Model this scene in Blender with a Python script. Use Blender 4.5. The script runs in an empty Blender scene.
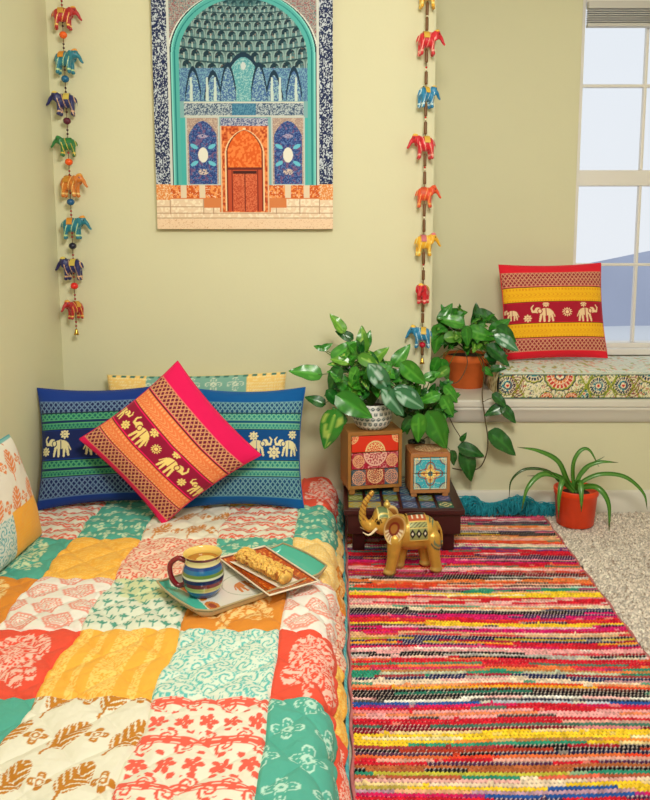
import bpy, bmesh, math, random
import numpy as np
from mathutils import Vector, Matrix, Euler
random.seed(7); rng = np.random.default_rng(11)
SC = bpy.context.scene
COL = SC.collection
PI = math.pi
# ------------------------------------------------------------------ camera
CAM = Vector((0.0, -2.8, 1.008)); PITCH = math.radians(7.6); F = 780.0; PX, PY = 338.0, 344.0
cd = bpy.data.cameras.new('camera'); cam = bpy.data.objects.new('camera', cd); COL.objects.link(cam)
cam.location = CAM; cam.rotation_euler = (PI/2 - PITCH, 0, 0)
cd.sensor_fit = 'HORIZONTAL'; cd.sensor_width = 36; cd.lens = F*36/650
cd.shift_x = -(PX-325)/650; cd.shift_y = -(400-PY)/650; cd.clip_start = .05; cd.clip_end = 300
SC.camera = cam
# ------------------------------------------------------------------ world and lights
w = bpy.data.worlds.new('world'); SC.world = w; w.use_nodes = True
nt = w.node_tree; bg = nt.nodes['Background']
tc = nt.nodes.new('ShaderNodeTexCoord'); sp = nt.nodes.new('ShaderNodeSeparateXYZ'); cr = nt.nodes.new('ShaderNodeValToRGB')
nt.links.new(tc.outputs['Generated'], sp.inputs[0]); nt.links.new(sp.outputs['Z'], cr.inputs[0]); nt.links.new(cr.outputs[0], bg.inputs[0])
cr.color_ramp.elements[0].color = (.96, .975, 1, 1); cr.color_ramp.elements[1].color = (.86, .93, 1, 1)
bg.inputs[1].default_value = 0.84
def area(name, loc, tgt, sx, sy, power, col):
    l = bpy.data.lights.new(name, 'AREA'); l.shape = 'RECTANGLE'; l.size = sx; l.size_y = sy; l.energy = power; l.color = col
    o = bpy.data.objects.new(name, l); COL.objects.link(o); o.location = loc
    o.rotation_euler = (Vector(tgt)-Vector(loc)).to_track_quat('-Z', 'Y').to_euler()
    return o
area('side_window_daylight', (2.05, -2.2, 1.6), (-.5, -.3, .5), 1.2, 1.3, 10, (1, .98, .92))
area('added_key_light', (.2, -2.15, 1.80), (-.05, 0, .75), .55, .45, 31, (1, .96, .86))  # unseen key light, added so the main wall outshines the alcove
area('added_fill_light', (-.3, -4.7, 1.7), (0, -.6, .6), 2.0, 1.3, 10, (1, .98, .94))  # soft fill added behind the camera; no window is built there
SC.view_settings.view_transform = 'Standard'; SC.view_settings.look = 'None'
SC.view_settings.exposure = 0.11; SC.view_settings.gamma = 1; SC.view_settings.use_curve_mapping = False
# ------------------------------------------------------------------ helpers
def ray(x, y):
    c, s = math.cos(PITCH), math.sin(PITCH)
    rx, ry = (x-PX)/F, (PY-y)/F
    return Vector((rx, c + ry*s, -s + ry*c))
def at(x, y, Y):                       # photo measurement -> point on the vertical plane Y
    r = ray(x, y); return CAM + r*((Y-CAM.y)/r.y)
def atz(x, y, z):                      # photo measurement -> point on the horizontal plane z
    r = ray(x, y); return CAM + r*((z-CAM.z)/r.z)
def lin(c):
    c = np.asarray(c, float); c = np.clip(c, 0, 1)
    return np.where(c <= .04045, c/12.92, ((c+.055)/1.055)**2.4)
def rgb(*c):
    return np.array(c, float)/255.
MATS = {}
def mat(name, col=None, rough=.7, metal=0., vc=False, bump=0., bscale=200., var=0., spec=.5, vscale=4., trans=0., sheen=0., coat=0.):
    if name in MATS: return MATS[name]
    m = bpy.data.materials.new(name); m.use_nodes = True; t = m.node_tree; b = t.nodes['Principled BSDF']
    b.inputs['Roughness'].default_value = rough; b.inputs['Metallic'].default_value = metal
    b.inputs['Specular IOR Level'].default_value = spec
    if sheen: b.inputs['Sheen Weight'].default_value = sheen
    if coat: b.inputs['Coat Weight'].default_value = coat; b.inputs['Coat Roughness'].default_value = .15
    src = None
    if vc:
        a = t.nodes.new('ShaderNodeVertexColor'); a.layer_name = 'Col'; src = a.outputs[0]
    else:
        r = t.nodes.new('ShaderNodeRGB'); r.outputs[0].default_value = (*lin(col), 1); src = r.outputs[0]
    co = t.nodes.new('ShaderNodeTexCoord')
    if var:
        n = t.nodes.new('ShaderNodeTexNoise'); n.inputs['Scale'].default_value = vscale; n.inputs['Detail'].default_value = 5
        t.links.new(co.outputs['Object'], n.inputs[0])
        mr = t.nodes.new('ShaderNodeMapRange'); mr.inputs[3].default_value = 1-var; mr.inputs[4].default_value = 1+var
        t.links.new(n.outputs[0], mr.inputs[0])
        mx = t.nodes.new('ShaderNodeVectorMath'); mx.operation = 'SCALE'
        t.links.new(src, mx.inputs[0]); t.links.new(mr.outputs[0], mx.inputs['Scale']); src = mx.outputs[0]
    t.links.new(src, b.inputs['Base Color'])
    if bump:
        n2 = t.nodes.new('ShaderNodeTexNoise'); n2.inputs['Scale'].default_value = bscale; n2.inputs['Detail'].default_value = 3
        t.links.new(co.outputs['Object'], n2.inputs[0])
        bp = t.nodes.new('ShaderNodeBump'); bp.inputs['Strength'].default_value = bump; bp.inputs['Distance'].default_value = .002
        t.links.new(n2.outputs[0], bp.inputs['Height']); t.links.new(bp.outputs[0], b.inputs['Normal'])
    if trans:
        b.inputs['Transmission Weight'].default_value = trans
    MATS[name] = m
    return m
def link(name, me, m=None, parent=None, smooth=True, loc=None):
    o = bpy.data.objects.new(name, me); COL.objects.link(o)
    if m is not None:
        me.materials.clear(); me.materials.append(m)
    if parent is not None: o.parent = parent
    if loc is not None: o.location = loc
    if smooth and len(me.polygons): me.polygons.foreach_set('use_smooth', np.ones(len(me.polygons), bool))
    return o
def npmesh(name, V, Fc, col=None):
    V = np.asarray(V, np.float32); Fc = np.asarray(Fc, np.int32)
    me = bpy.data.meshes.new(name); me.vertices.add(len(V)); me.vertices.foreach_set('co', V.ravel())
    k = Fc.shape[1]; me.loops.add(Fc.size); me.loops.foreach_set('vertex_index', Fc.ravel())
    me.polygons.add(len(Fc)); me.polygons.foreach_set('loop_start', np.arange(len(Fc), dtype=np.int32)*k)
    try: me.polygons.foreach_set('loop_total', np.full(len(Fc), k, np.int32))
    except Exception: pass
    me.update(calc_edges=True); me.validate()
    if col is not None: setcol(me, col)
    return me
def setcol(me, col):                   # col in display RGB per vertex
    a = me.color_attributes.new('Col', 'FLOAT_COLOR', 'POINT')
    c = np.ones((len(me.vertices), 4), np.float32); c[:, :3] = lin(np.asarray(col).reshape(-1, 3))
    a.data.foreach_set('color', c.ravel())
def gridfaces(ny, nx, off=0, flip=False, wrap=False):
    i = np.arange(ny-1)[:, None]; j = np.arange(nx if wrap else nx-1)[None, :]
    a = i*nx + j; b = i*nx + (j+1) % nx; c = (i+1)*nx + (j+1) % nx; d = (i+1)*nx + j
    f = np.stack(np.broadcast_arrays(a, b, c, d), -1).reshape(-1, 4) + off
    return f[:, ::-1] if flip else f
def grid(name, P, col=None, flip=False):
    ny, nx = P.shape[:2]
    return npmesh(name, P.reshape(-1, 3), gridfaces(ny, nx, 0, flip), None if col is None else col.reshape(-1, 3))
def empty(name, loc=(0, 0, 0), rz=0.):
    o = bpy.data.objects.new(name, None); COL.objects.link(o); o.location = loc; o.rotation_euler = (0, 0, rz)
    o.empty_display_size = .05
    return o
def tag(o, label=None, cat=None, group=None, kind=None):
    if label: o['label'] = label
    if cat: o['category'] = cat
    if group: o['group'] = group
    if kind: o['kind'] = kind
    return o
def bmesh_to(name, bm):
    me = bpy.data.meshes.new(name); bm.to_mesh(me); bm.free(); return me
def add_box(bm, lo, hi, bev=0.0, seg=2):
    r = bmesh.ops.create_cube(bm, size=1)
    vs = r['verts']; lo = Vector(lo); hi = Vector(hi); c = (lo+hi)/2; s = hi-lo
    for v in vs: v.co = Vector((v.co.x*s.x, v.co.y*s.y, v.co.z*s.z)) + c
    if bev:
        es = list({e for v in vs for e in v.link_edges})
        bmesh.ops.bevel(bm, geom=es, offset=bev, segments=seg, affect='EDGES', profile=.6)
def box(name, lo, hi, m, parent=None, bev=0.0, seg=2, loc=None):
    bm = bmesh.new(); add_box(bm, lo, hi, bev, seg)
    return link(name, bmesh_to(name, bm), m, parent, smooth=False, loc=loc)
def tube_arr(path, rad, n=8, cap=True):
    P = np.array([list(p) for p in path], float); k = len(P)
    R = np.full(k, rad, float) if np.isscalar(rad) else np.asarray(rad, float)
    T = np.gradient(P, axis=0); T /= np.linalg.norm(T, axis=1)[:, None]+1e-12
    up = np.array([0, 0, 1.]) if abs(T[0, 2]) < .9 else np.array([1., 0, 0])
    N = np.cross(T[0], up); N /= np.linalg.norm(N); ring = []
    for i in range(k):
        N = N - T[i]*N.dot(T[i]); N /= np.linalg.norm(N)+1e-12; B = np.cross(T[i], N)
        a = np.linspace(0, 2*PI, n, endpoint=False)
        ring.append(P[i] + R[i]*(np.cos(a)[:, None]*N + np.sin(a)[:, None]*B))
    V = np.concatenate(ring); Fc = gridfaces(k, n, 0, False, True)
    if cap:
        V = np.concatenate([V, P[:1], P[-1:]]); a = np.arange(n); c0, c1 = k*n, k*n+1
        f0 = np.stack([a*0+c0, (a+1) % n, a, a*0+c0], -1)[:, :3]; f1 = np.stack([a*0+c1, (k-1)*n+a, (k-1)*n+(a+1) % n], -1)
        tri = np.concatenate([f0, f1]); Fc = [Fc, tri]
    else: Fc = [Fc]
    return V, Fc
def mixmesh(name, V, Fl, col=None):
    faces = []
    for f in Fl: faces += [tuple(int(i) for i in r) for r in f]
    me = bpy.data.meshes.new(name); me.from_pydata([tuple(v) for v in V], [], faces); me.update()
    if col is not None: setcol(me, col)
    return me
def tubes(name, paths, m, parent=None, n=6):
    V = []; Fl = []; off = 0
    for path, rad in paths:
        v, f = tube_arr(path, rad, n); V.append(v)
        for q in f: Fl.append(np.asarray(q)+off)
        off += len(v)
    return link(name, mixmesh(name, np.concatenate(V), Fl), m, parent)
def lathe_arr(prof, n=40):             # prof: list of (r,z)
    pr = np.array(prof, float); a = np.linspace(0, 2*PI, n, endpoint=False)
    P = np.stack([pr[:, 0][:, None]*np.cos(a), pr[:, 0][:, None]*np.sin(a), np.repeat(pr[:, 1][:, None], n, 1)], -1)
    return P
def lathe(name, prof, m, parent=None, n=40, colf=None, loc=None):
    P = lathe_arr(prof, n); k = len(prof)
    col = colf(P).reshape(-1, 3) if colf else None
    me = npmesh(name, P.reshape(-1, 3), gridfaces(k, n, 0, False, True), col)
    bm = bmesh.new(); bm.from_mesh(me); bmesh.ops.remove_doubles(bm, verts=bm.verts, dist=1e-6)
    bmesh.ops.recalc_face_normals(bm, faces=bm.faces); bm.to_mesh(me); bm.free()
    return link(name, me, m, parent, loc=loc)
def smoothpath(pts, n=24):
    P = np.array([list(p) for p in pts], float); k = len(P)
    if k < 3: return [Vector(P[0]*(1-t)+P[1]*t) for t in np.linspace(0, 1, n)]
    E = np.vstack([2*P[0]-P[1], P, 2*P[-1]-P[-2]]); out = []
    for q in np.linspace(0, k-1-1e-6, n):
        i = int(q); t = q-i; a, b, c, d = E[i:i+4]
        out.append(Vector(.5*((2*b)+(-a+c)*t+(2*a-5*b+4*c-d)*t*t+(-a+3*b-3*c+d)*t**3)))
    return out
# numpy value noise and small raster helpers (print patterns)
_tab = rng.random((256, 256))
def noise(x, y):
    xi = np.floor(x).astype(int); yi = np.floor(y).astype(int); fx = x-xi; fy = y-yi
    fx = fx*fx*(3-2*fx); fy = fy*fy*(3-2*fy); g = lambda a, b: _tab[a & 255, b & 255]
    return (g(xi, yi)*(1-fx)+g(xi+1, yi)*fx)*(1-fy)+(g(xi, yi+1)*(1-fx)+g(xi+1, yi+1)*fx)*fy
def fbm(x, y): return .6*noise(x, y)+.3*noise(2.1*x+9, 2.1*y+4)+.15*noise(4.3*x+3, 4.3*y+7)
def mixm(c, m, col, a=1.):
    m = np.clip(np.asarray(m, float)*a, 0, 1)[..., None]; return c*(1-m)+np.asarray(col)*m
def full(shape, col):
    return np.zeros(shape+(3,))+np.asarray(col)
def ell(x, y, cx, cy, rx, ry, ang=0.):
    c, s = math.cos(ang), math.sin(ang); dx, dy = x-cx, y-cy
    return ((dx*c+dy*s)/rx)**2+((-dx*s+dy*c)/ry)**2 < 1
def caps(x, y, x0, y0, x1, y1, r0, r1=None):
    r1 = r0 if r1 is None else r1
    dx, dy = x1-x0, y1-y0; t = np.clip(((x-x0)*dx+(y-y0)*dy)/(dx*dx+dy*dy+1e-12), 0, 1)
    return np.hypot(x-x0-t*dx, y-y0-t*dy) < r0+(r1-r0)*t
def elemask(x, y, cx, cy, s, face=-1, ang=0.):
    c, sn = math.cos(ang), math.sin(ang); X = ((x-cx)*c+(y-cy)*sn)/s*(-face); Y = (-(x-cx)*sn+(y-cy)*c)/s
    m = ell(X, Y, .12, .10, .44, .27)
    m |= ell(X, Y, -.42, .22, .22, .22)
    for a in ((-.2, -.05, -.32, -.58), (0, -.1, -.02, -.6), (.35, -.05, .3, -.6), (.48, 0, .58, -.55)): m |= caps(X, Y, *a, .085, .065)
    m |= caps(X, Y, -.55, .15, -.78, .12, .1, .07) | caps(X, Y, -.78, .12, -.86, .4, .07, .05) | caps(X, Y, -.86, .4, -.72, .58, .05, .04)
    m |= caps(X, Y, .55, .15, .72, -.25, .035)
    d = (np.abs(ell(X, Y, -.28, .15, .17, .2).astype(int)-ell(X, Y, -.28, .15, .11, .14).astype(int)) > 0) | (np.abs(X-.12) < .03) & (Y > -.2) & (Y < .35)
    return m & ~d
def lotus(x, y, cx, cy, s):
    a = np.arctan2(y-cy, x-cx); r = np.hypot(x-cx, y-cy)/s
    return (r < .55+.45*np.abs(np.cos(a*4))) & ~((r > .3) & (r < .38))

# ------------------------------------------------------------------ the room
WL = -1.0; XC = .338; YW = .45; ZL = .435
wall = mat('wall_paint', rgb(217, 214, 180), .85, bump=.15, bscale=90, var=.02)
trimm = mat('trim_paint', rgb(214, 210, 198), .5, bump=.03, bscale=30)
def struct(o): o['kind'] = 'structure'; return o
def boxes(name, bl, m, bev=0):
    bm = bmesh.new()
    for lo, hi in bl: add_box(bm, lo, hi, bev)
    return struct(link(name, bmesh_to(name, bm), m, None, smooth=False))
XR = 2.1
boxes('wall_left', [((WL-.1, -5, -.05), (WL, .1, 2.45))], wall)
bm = bmesh.new(); add_box(bm, (WL, 0, -.05), (XC, .12, 2.45)); es = [e for e in bm.edges if all(abs(v.co.x-XC) < 1e-4 and abs(v.co.y) < 1e-4 for v in e.verts)]
bmesh.ops.bevel(bm, geom=es, offset=.012, segments=4, affect='EDGES'); struct(link('wall_back', bmesh_to('wall_back', bm), wall, smooth=False))
p0 = at(573, 260, YW); WX0 = p0.x; WX1 = WX0+1.10
WZ0 = at(600, 349, YW).z; WZ1 = at(600, -8, YW).z
boxes('wall_window', [((XC, YW, -.05), (WX0, YW+.14, 2.45)), ((WX1, YW, -.05), (XR, YW+.14, 2.45)),
                      ((WX0, YW, -.05), (WX1, YW+.14, WZ0)), ((WX0, YW, WZ1), (WX1, YW+.14, 2.45))], wall)
boxes('wall_alcove', [((XC-.1, .12, -.05), (XC, YW+.1, 2.45))], wall)
boxes('wall_front', [((WL-.1, -5.1, -.05), (XR+.1, -5, 2.45))], wall)
boxes('wall_added_soffit', [((XC, .0005, 2.02), (XR, YW-.001, 2.449))], wall)  # unseen header added to keep high light off the alcove wall
boxes('wall_right', [((XR, -5, -.05), (XR+.1, YW+.14, 2.45))], wall)
boxes('wall_seat', [((XC+.0005, 0, -.05), (XR, .08, ZL-.02))], wall)
boxes('ceiling', [((WL-.1, -5.1, 2.45), (XR+.1, YW+.14, 2.55))], mat('ceiling_paint', rgb(235, 233, 222), .9))
boxes('floor', [((WL-.1, -5.0, -.06), (XR+.1, .0, 0))], mat('carpet_base', rgb(196, 182, 164), .95, bump=.6, bscale=300, var=.12, vscale=90))
boxes('trim_1', [((XC+.0005, -.035, ZL-.028), (XR, YW, ZL))], trimm, .006)
# profiled moulding under the ledge
prof = [(-.0, ZL-.028), (-.030, ZL-.028), (-.030, ZL-.04), (-.022, ZL-.046), (-.022, ZL-.058), (-.012, ZL-.07), (-.012, ZL-.085), (0, ZL-.09)]
P = np.array([[(x, a, b) for a, b in prof] for x in (XC+.0005, XR)])
struct(link('trim_2', grid('trim_2', P, flip=True), trimm, smooth=False))
prof = [(0, .088), (-.006, .087), (-.012, .080), (-.012, .068), (-.016, .062), (-.016, 0)]
P = np.array([[(x, a, b) for a, b in prof] for x in (WL, XR)]); struct(link('baseboard_back', grid('baseboard_back', P, flip=True), trimm, smooth=False))
P = np.array([[(WL-a, y, b) for a, b in prof] for y in (-3.6, 0)]); struct(link('baseboard_left', grid('baseboard_left', P, flip=False), trimm, smooth=False))
# window
wf = mat('window_vinyl', rgb(232, 228, 222), .4)
win = struct(empty('window_1', (WX0, YW, WZ0)))
WW = WX1-WX0; WH = WZ1-WZ0
zr0 = at(600, 185, YW).z-WZ0; zr1 = at(600, 169, YW).z-WZ0
def wbox(name, lo, hi, m=wf, bev=.004): return box(name, lo, hi, m, win, bev)
bm = bmesh.new()
for lo, hi in (((0, .03, 0), (.022, .12, WH)), ((WW-.022, .03, 0), (WW, .12, WH)), ((.022, .03, 0), (WW-.022, .12, .022)), ((.022, .03, WH-.03), (WW-.022, .12, WH))): add_box(bm, lo, hi, .004)
link('window_frame', bmesh_to('window_frame', bm), wf, win, smooth=False)
wbox('meeting_rail', (.02, .05, zr0), (WW-.02, .1, zr1))
npx = 4; pw = (WW-.044)/npx
glassm = bpy.data.materials.new('window_glass'); glassm.use_nodes = True; t = glassm.node_tree; b = t.nodes['Principled BSDF']
mxn = t.nodes.new('ShaderNodeMixShader'); tr = t.nodes.new('ShaderNodeBsdfTransparent'); tr.inputs[0].default_value = (.97, .985, 1, 1)
gl = t.nodes.new('ShaderNodeBsdfGlossy'); gl.inputs[1].default_value = .02; mxn.inputs[0].default_value = .001
t.links.new(tr.outputs[0], mxn.inputs[1]); t.links.new(gl.outputs[0], mxn.inputs[2]); t.links.new(mxn.outputs[0], t.nodes['Material Output'].inputs[0])
for (a, bb, ym) in ((.022, zr0, at(600, 265, YW).z-WZ0), (zr1, WH-.03, at(600, 83, YW).z-WZ0)):
    for i in range(1, npx): wbox('muntin', (.022+i*pw-.006, .055, a), (.022+i*pw+.006, .08, bb))
    wbox('muntin', (.022, .054, ym-.006), (WW-.022, .081, ym+.006))
    for i in range(npx):
        for lo, hi in ((a, ym), (ym, bb)):
            box('pane', (.022+i*pw+.003, .066, lo+.002), (.022+(i+1)*pw-.003, .069, hi-.002), glassm, win)
box('window_sill', (-.012, -.03, -.022), (WW+.012, .03, .004), wf, win, .005)
# casing strip and reveal
# blind
bl = tag(empty('window_blind', (WX0+.024, YW+.005, at(600, 26, YW).z)), 'raised white slatted blind stacked at the top of the window', 'blind')
bm_ = mat('blind_slat', rgb(205, 202, 196), .5)
hz = 2.0-bl.location.z
bz = WZ1-bl.location.z-.032
box('bottom_rail', (0, 0, 0), (WW-.048, .028, .014), bm_, bl, .003)
k = 0; z = .018
while z < bz-.03:
    box('slat', (0, .001, z), (WW-.048, .027, z+.003), bm_, bl); z += .0085
box('head_rail', (0, 0, bz-.028), (WW-.048, .03, bz), bm_, bl, .003)
# outside
hill = mat('hillside', rgb(176, 182, 202), .95, var=.12, vscale=.3)
X = np.linspace(-10, 40, 60); rows = []
def hp(x, t):
    top = .14+.19*(x-9)*(1 if x > 0 else 0)-(1.7 if x <= 0 else 0)+(0 if x < 14 else -.1*(x-14))
    return (x, 26-(1-t)*1.5+.2*math.sin(x*1.3+t*5), -2+(top+2)*t)
P = np.array([[hp(x, t) for x in X] for t in np.linspace(0, 1, 14)])
P2 = np.concatenate([P, [[(x, 40, -2.2) for x in X]]])
tag(link('hillside', grid('hillside', P2, flip=False), hill), 'hazy blue-grey hillside seen through the lower window panes', 'hill')
boxes('ground', [((-15, 4, -2.3), (45, 60, -2.0))], mat('pale_ground', rgb(225, 226, 228), .9))

# ------------------------------------------------------------------ fabric materials
FAB = mat('printed_fabric', vc=True, rough=.85, bump=.25, bscale=900, sheen=.1, spec=.25)
QUILT = mat('quilt_cotton', vc=True, rough=.8, bump=.2, bscale=700, spec=.25, sheen=.05)
PAINT = mat('painted_surface', vc=True, rough=.4, spec=.5)
CANVAS = mat('printed_canvas', vc=True, rough=.7, bump=.15, bscale=1200, spec=.25)

# ------------------------------------------------------------------ canvas print of a tiled archway
def draw_arch(X, Y):                   # X 0..180, Y image rows (down), 0..228 in view
    c = full(X.shape, rgb(120, 170, 170))
    n1 = noise(X*1.5, Y*1.5); n2 = noise(X*.55+30, Y*.55)
    navy = rgb(28, 42, 84); pale = rgb(196, 205, 214); teal = rgb(84, 176, 172); dteal = rgb(18, 74, 84)
    # spandrel
    c = full(X.shape, rgb(168, 164, 158)); c = mixm(c, n1 > .62, rgb(150, 90, 96)); c = mixm(c, n1 < .28, rgb(84, 126, 130))
    # pointed arch
    xa = np.abs(X-90.5)
    def arch(hw, ysp, rise):           # half width at a height
        t = np.clip((ysp-Y)/rise, 0, 1); return np.where(Y > ysp, hw, hw*np.sqrt(np.clip(1-t**1.9, 0, 1)))
    ao = arch(72, 54, 64); ai = arch(64, 56, 58)
    c = mixm(c, (xa < ao+3.0), rgb(225, 228, 220)); c = mixm(c, (xa < ao+1.6), rgb(26, 60, 74)); c = mixm(c, (xa < ao), teal); c = mixm(c, (xa < ao) & (xa > ao-1.5), rgb(130, 214, 206))
    c = mixm(c, (xa < (ao+ai)/2+1.2) & (xa > (ao+ai)/2-.2), rgb(30, 128, 130))
    ins = xa < ai
    c = mixm(c, ins, rgb(98, 142, 146))
    # honeycomb vault: rows of little niches
    c = mixm(c, ins & (Y < 80), rgb(40, 78, 88))
    rowsY = [-34, -27, -20, -13, -6, 0, 6, 13, 21, 30, 40, 51, 63, 75]
    for i, y0 in enumerate(rowsY[:-1]):
        h = rowsY[i+1]-y0; wd = 5+ i*.62; sag = (xa/64.)**2*(-6)+0
        yy = Y-(y0+h)-sag*.0 + (xa/60.)**2*5.
        ph = (X-90.5)/wd+(.5 if i % 2 else 0); fx = (ph-np.floor(ph)-.5)
        hgt = -yy/h                    # 0 bottom .. 1 top
        inr = (hgt > 0) & (hgt <= 1.02)
        cell = inr & (np.abs(fx) < .38*np.sqrt(np.clip(1-(hgt*1.12)**4, 0, 1)))
        rim = inr & (np.abs(fx) < .47*np.sqrt(np.clip(1.02-(hgt*1.0)**4, 0, 1))) & ~cell
        sh = .75+.45*noise(np.floor(ph)*3.7+i*11, np.full(X.shape, i*5.1))
        base = np.array([.42, .54, .54])[None, None]*sh[..., None]
        cc = c*(1-(inr & ins)[..., None])+base*(inr & ins)[..., None]
        c = mixm(cc, rim & ins, rgb(150, 176, 174), .85)
        c = mixm(c, cell & ins, rgb(22, 52, 66)); c = mixm(c, cell & ins & (hgt < .34), rgb(96, 138, 142), .9); c = mixm(c, cell & ins & (fx > .1) & (hgt < .62), rgb(84, 124, 130), .8); c = mixm(c, cell & ins & (np.abs(fx) < .06) & (hgt < .5), rgb(190, 206, 198), .8)
        c = mixm(c, inr & ins & (hgt > .88), rgb(20, 54, 66), .8)
        c = mixm(c, cell & ins & (noise(X*.9+i, Y*.9) > .86), rgb(176, 130, 110), .6)
    # darker crown at the very top
    c = mixm(c, ins & ell(X, Y, 90.5, -14, 34, 20), dteal, .45)
    # big hanging arches under the vault
    low = ins & (Y > 68)
    c = mixm(c, low & (Y < 102), rgb(74, 112, 158)); c = mixm(c, low & (Y < 102) & (n1 > .55), rgb(120, 168, 190))
    for cx, hw, top in ((90.5, 20, 52), (60, 9, 70), (121, 9, 70), (40, 8, 66), (141, 8, 66), (75, 8, 62), (106, 8, 62)):
        a = ins & (np.abs(X-cx) < hw*np.sqrt(np.clip((Y-top)/26, 0, 1))) & (Y > top) & (Y < 102)
        c = mixm(c, a & (np.abs(X-cx) > hw*np.sqrt(np.clip((Y-top-5)/26, 0, 1))-.5), rgb(20, 50, 72))
        a2 = a & (np.abs(X-cx) < hw*np.sqrt(np.clip((Y-top-5)/26, 0, 1))-.5)
        c = mixm(c, a2, rgb(86, 160, 172) if hw > 10 else rgb(70, 108, 160)); c = mixm(c, a2 & (noise(X*1.3, Y*1.3+cx) > .6), rgb(170, 208, 206), .8)
    for cx in (38, 54, 62, 119, 127, 143):
        c = mixm(c, caps(X, Y, cx, 78, cx, 100, .9, 1.6), rgb(196, 214, 206))
    c = mixm(c, ell(X, Y, 90.5, 66, 2.4, 4), rgb(200, 210, 210))
    # lower field
    c = mixm(c, ins & (Y > 101), rgb(126, 172, 176)); c = mixm(c, ins & (Y > 118) & (xa > 54), rgb(72, 176, 174))
    bd = ins & (Y > 102.5) & (Y < 115.5) & (xa < 60); c = mixm(c, bd, rgb(60, 84, 116)); c = mixm(c, bd & (n1 > .5), rgb(176, 190, 196)); c = mixm(c, bd & (xa < 12), rgb(46, 120, 160), .7)
    c = mixm(c, ins & (np.abs(Y-102.5) < .8) & (xa < 60), rgb(210, 212, 200)); c = mixm(c, ins & (np.abs(Y-116) < .8) & (xa < 60), rgb(200, 204, 196))
    bd = (Y > 118) & (Y < 126) & (xa < 24); c = mixm(c, bd, rgb(84, 96, 140)); c = mixm(c, bd & (n1 > .5), rgb(186, 190, 204))
    for cx in (48.5, 134.5):
        dx = np.abs(X-cx); pnl = (dx < 15.5) & (Y > 118) & (Y < 184)
        c = mixm(c, (dx < 17) & (Y > 117) & (Y < 186), rgb(190, 200, 196)); c = mixm(c, pnl, rgb(166, 140, 132)); c = mixm(c, pnl & (n1 > .6), rgb(200, 180, 160))
        an = pnl & (dx < 14*np.sqrt(np.clip((Y-121)/14, 0, 1))); c = mixm(c, an, rgb(36, 62, 128)); c = mixm(c, an & (n1 > .62), rgb(90, 120, 176)); c = mixm(c, an & (n2 > .72), rgb(150, 90, 120), .6)
        c = mixm(c, ell(X, Y, cx, 155, 5, 7.5), rgb(228, 226, 214))
        for s1 in (-1, 1):
            for s2 in (-1, 1): c = mixm(c, ell(X, Y, cx+s1*9, 155+s2*8.5, 4.2, 2.0, s1*s2*.5), rgb(104, 190, 214))
        c = mixm(c, ell(X, Y, cx, 172, 5, 3) & (n1 > .4), rgb(214, 196, 180)); c = mixm(c, ell(X, Y, cx, 136, 5, 2) & (n1 > .35), rgb(170, 160, 190))
    # bottom orange dado and portal
    o1 = rgb(206, 92, 34); o2 = rgb(236, 152, 84)
    dd = (Y > 185) & (Y < 200); c = mixm(c, dd, o1); c = mixm(c, dd & (n2 > .55), o2); c = mixm(c, dd & (n1 > .82), rgb(240, 220, 190))
    for cx in (28, 47, 153, 134): c = mixm(c, dd & (np.abs(X-cx) < 3), rgb(226, 206, 178))
    po = (xa < 24.5) & (Y > 126) & (Y < 212); c = mixm(c, po, rgb(206, 96, 44)); c = mixm(c, po & (n2 > .55), rgb(232, 140, 78)); c = mixm(c, po & (n2 < .25), rgb(176, 60, 26))
    c = mixm(c, po & (xa > 23), rgb(226, 190, 150))
    t = np.clip((152-Y)/22., 0, 1); pa = np.where(Y > 152, 18.5, 18.5*np.clip(1-t**1.6, 0, 1)**.6)
    ar = (xa < pa) & (Y > 130) & (Y < 211)
    c = mixm(c, (xa < pa+1.4) & (Y > 128) & (Y < 211), rgb(244, 206, 160)); c = mixm(c, ar, rgb(120, 42, 26)); ar2 = ar & (xa < pa-1.4)
    c = mixm(c, ar2, rgb(224, 96, 32)); c = mixm(c, ar2 & (n2 > .5), rgb(240, 130, 62))
    c = mixm(c, ar2 & (np.abs(Y-168.5) < 1.2), rgb(110, 40, 30)); c = mixm(c, ar2 & (Y > 170), rgb(190, 76, 44)); c = mixm(c, ar2 & (Y > 172) & (xa < 12) & (n1 > .5), rgb(216, 112, 74))
    c = mixm(c, ar2 & (Y > 170) & (np.abs(xa-13) < .7), rgb(110, 36, 26)); c = mixm(c, ar2 & (Y > 171) & (xa < .6), rgb(110, 36, 26)); c = mixm(c, ar2 & (Y > 171) & (Y < 174) & (xa < 12), rgb(70, 30, 26))
    # steps
    c = mixm(c, (Y > 198) & (Y < 213) & ~po, rgb(214, 128, 74))
    st = (Y > 199) & ((xa > 42) | (Y > 208)) & ((xa > 26) | (Y > 212)) ; c = mixm(c, st, rgb(232, 206, 176)); c = mixm(c, st & (n2 > .6), rgb(244, 226, 200))
    for yy in (207, 213, 218): c = mixm(c, st & (np.abs(Y-yy) < .5), rgb(190, 154, 122))
    for cx in (14, 48, 58, 122, 146, 166): c = mixm(c, st & (Y < 214) & (np.abs(X-cx) < .5), rgb(186, 150, 120))
    c = mixm(c, (Y > 219), rgb(238, 208, 176)); c = mixm(c, (Y > 219) & (n1 > .8), rgb(214, 172, 134))
    # side inscription bands
    for m_ in ((X < 15) , (X > 166)):
        q = m_ & (Y < 184); c = mixm(c, q, navy); c = mixm(c, q & (noise(X*1.25, Y*.8+50) > .54), pale); c = mixm(c, q & (noise(X*.7+7, Y*1.3) > .7), navy)
        q = m_ & (Y > 184) & (Y < 200); c = mixm(c, q, rgb(226, 140, 74)); c = mixm(c, q & (n1 > .6), rgb(240, 210, 170))
    for cx in (16, 165): c = mixm(c, (np.abs(X-cx) < 1.2) & (Y < 185), rgb(206, 210, 204))
    return c
YC = -.03
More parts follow.
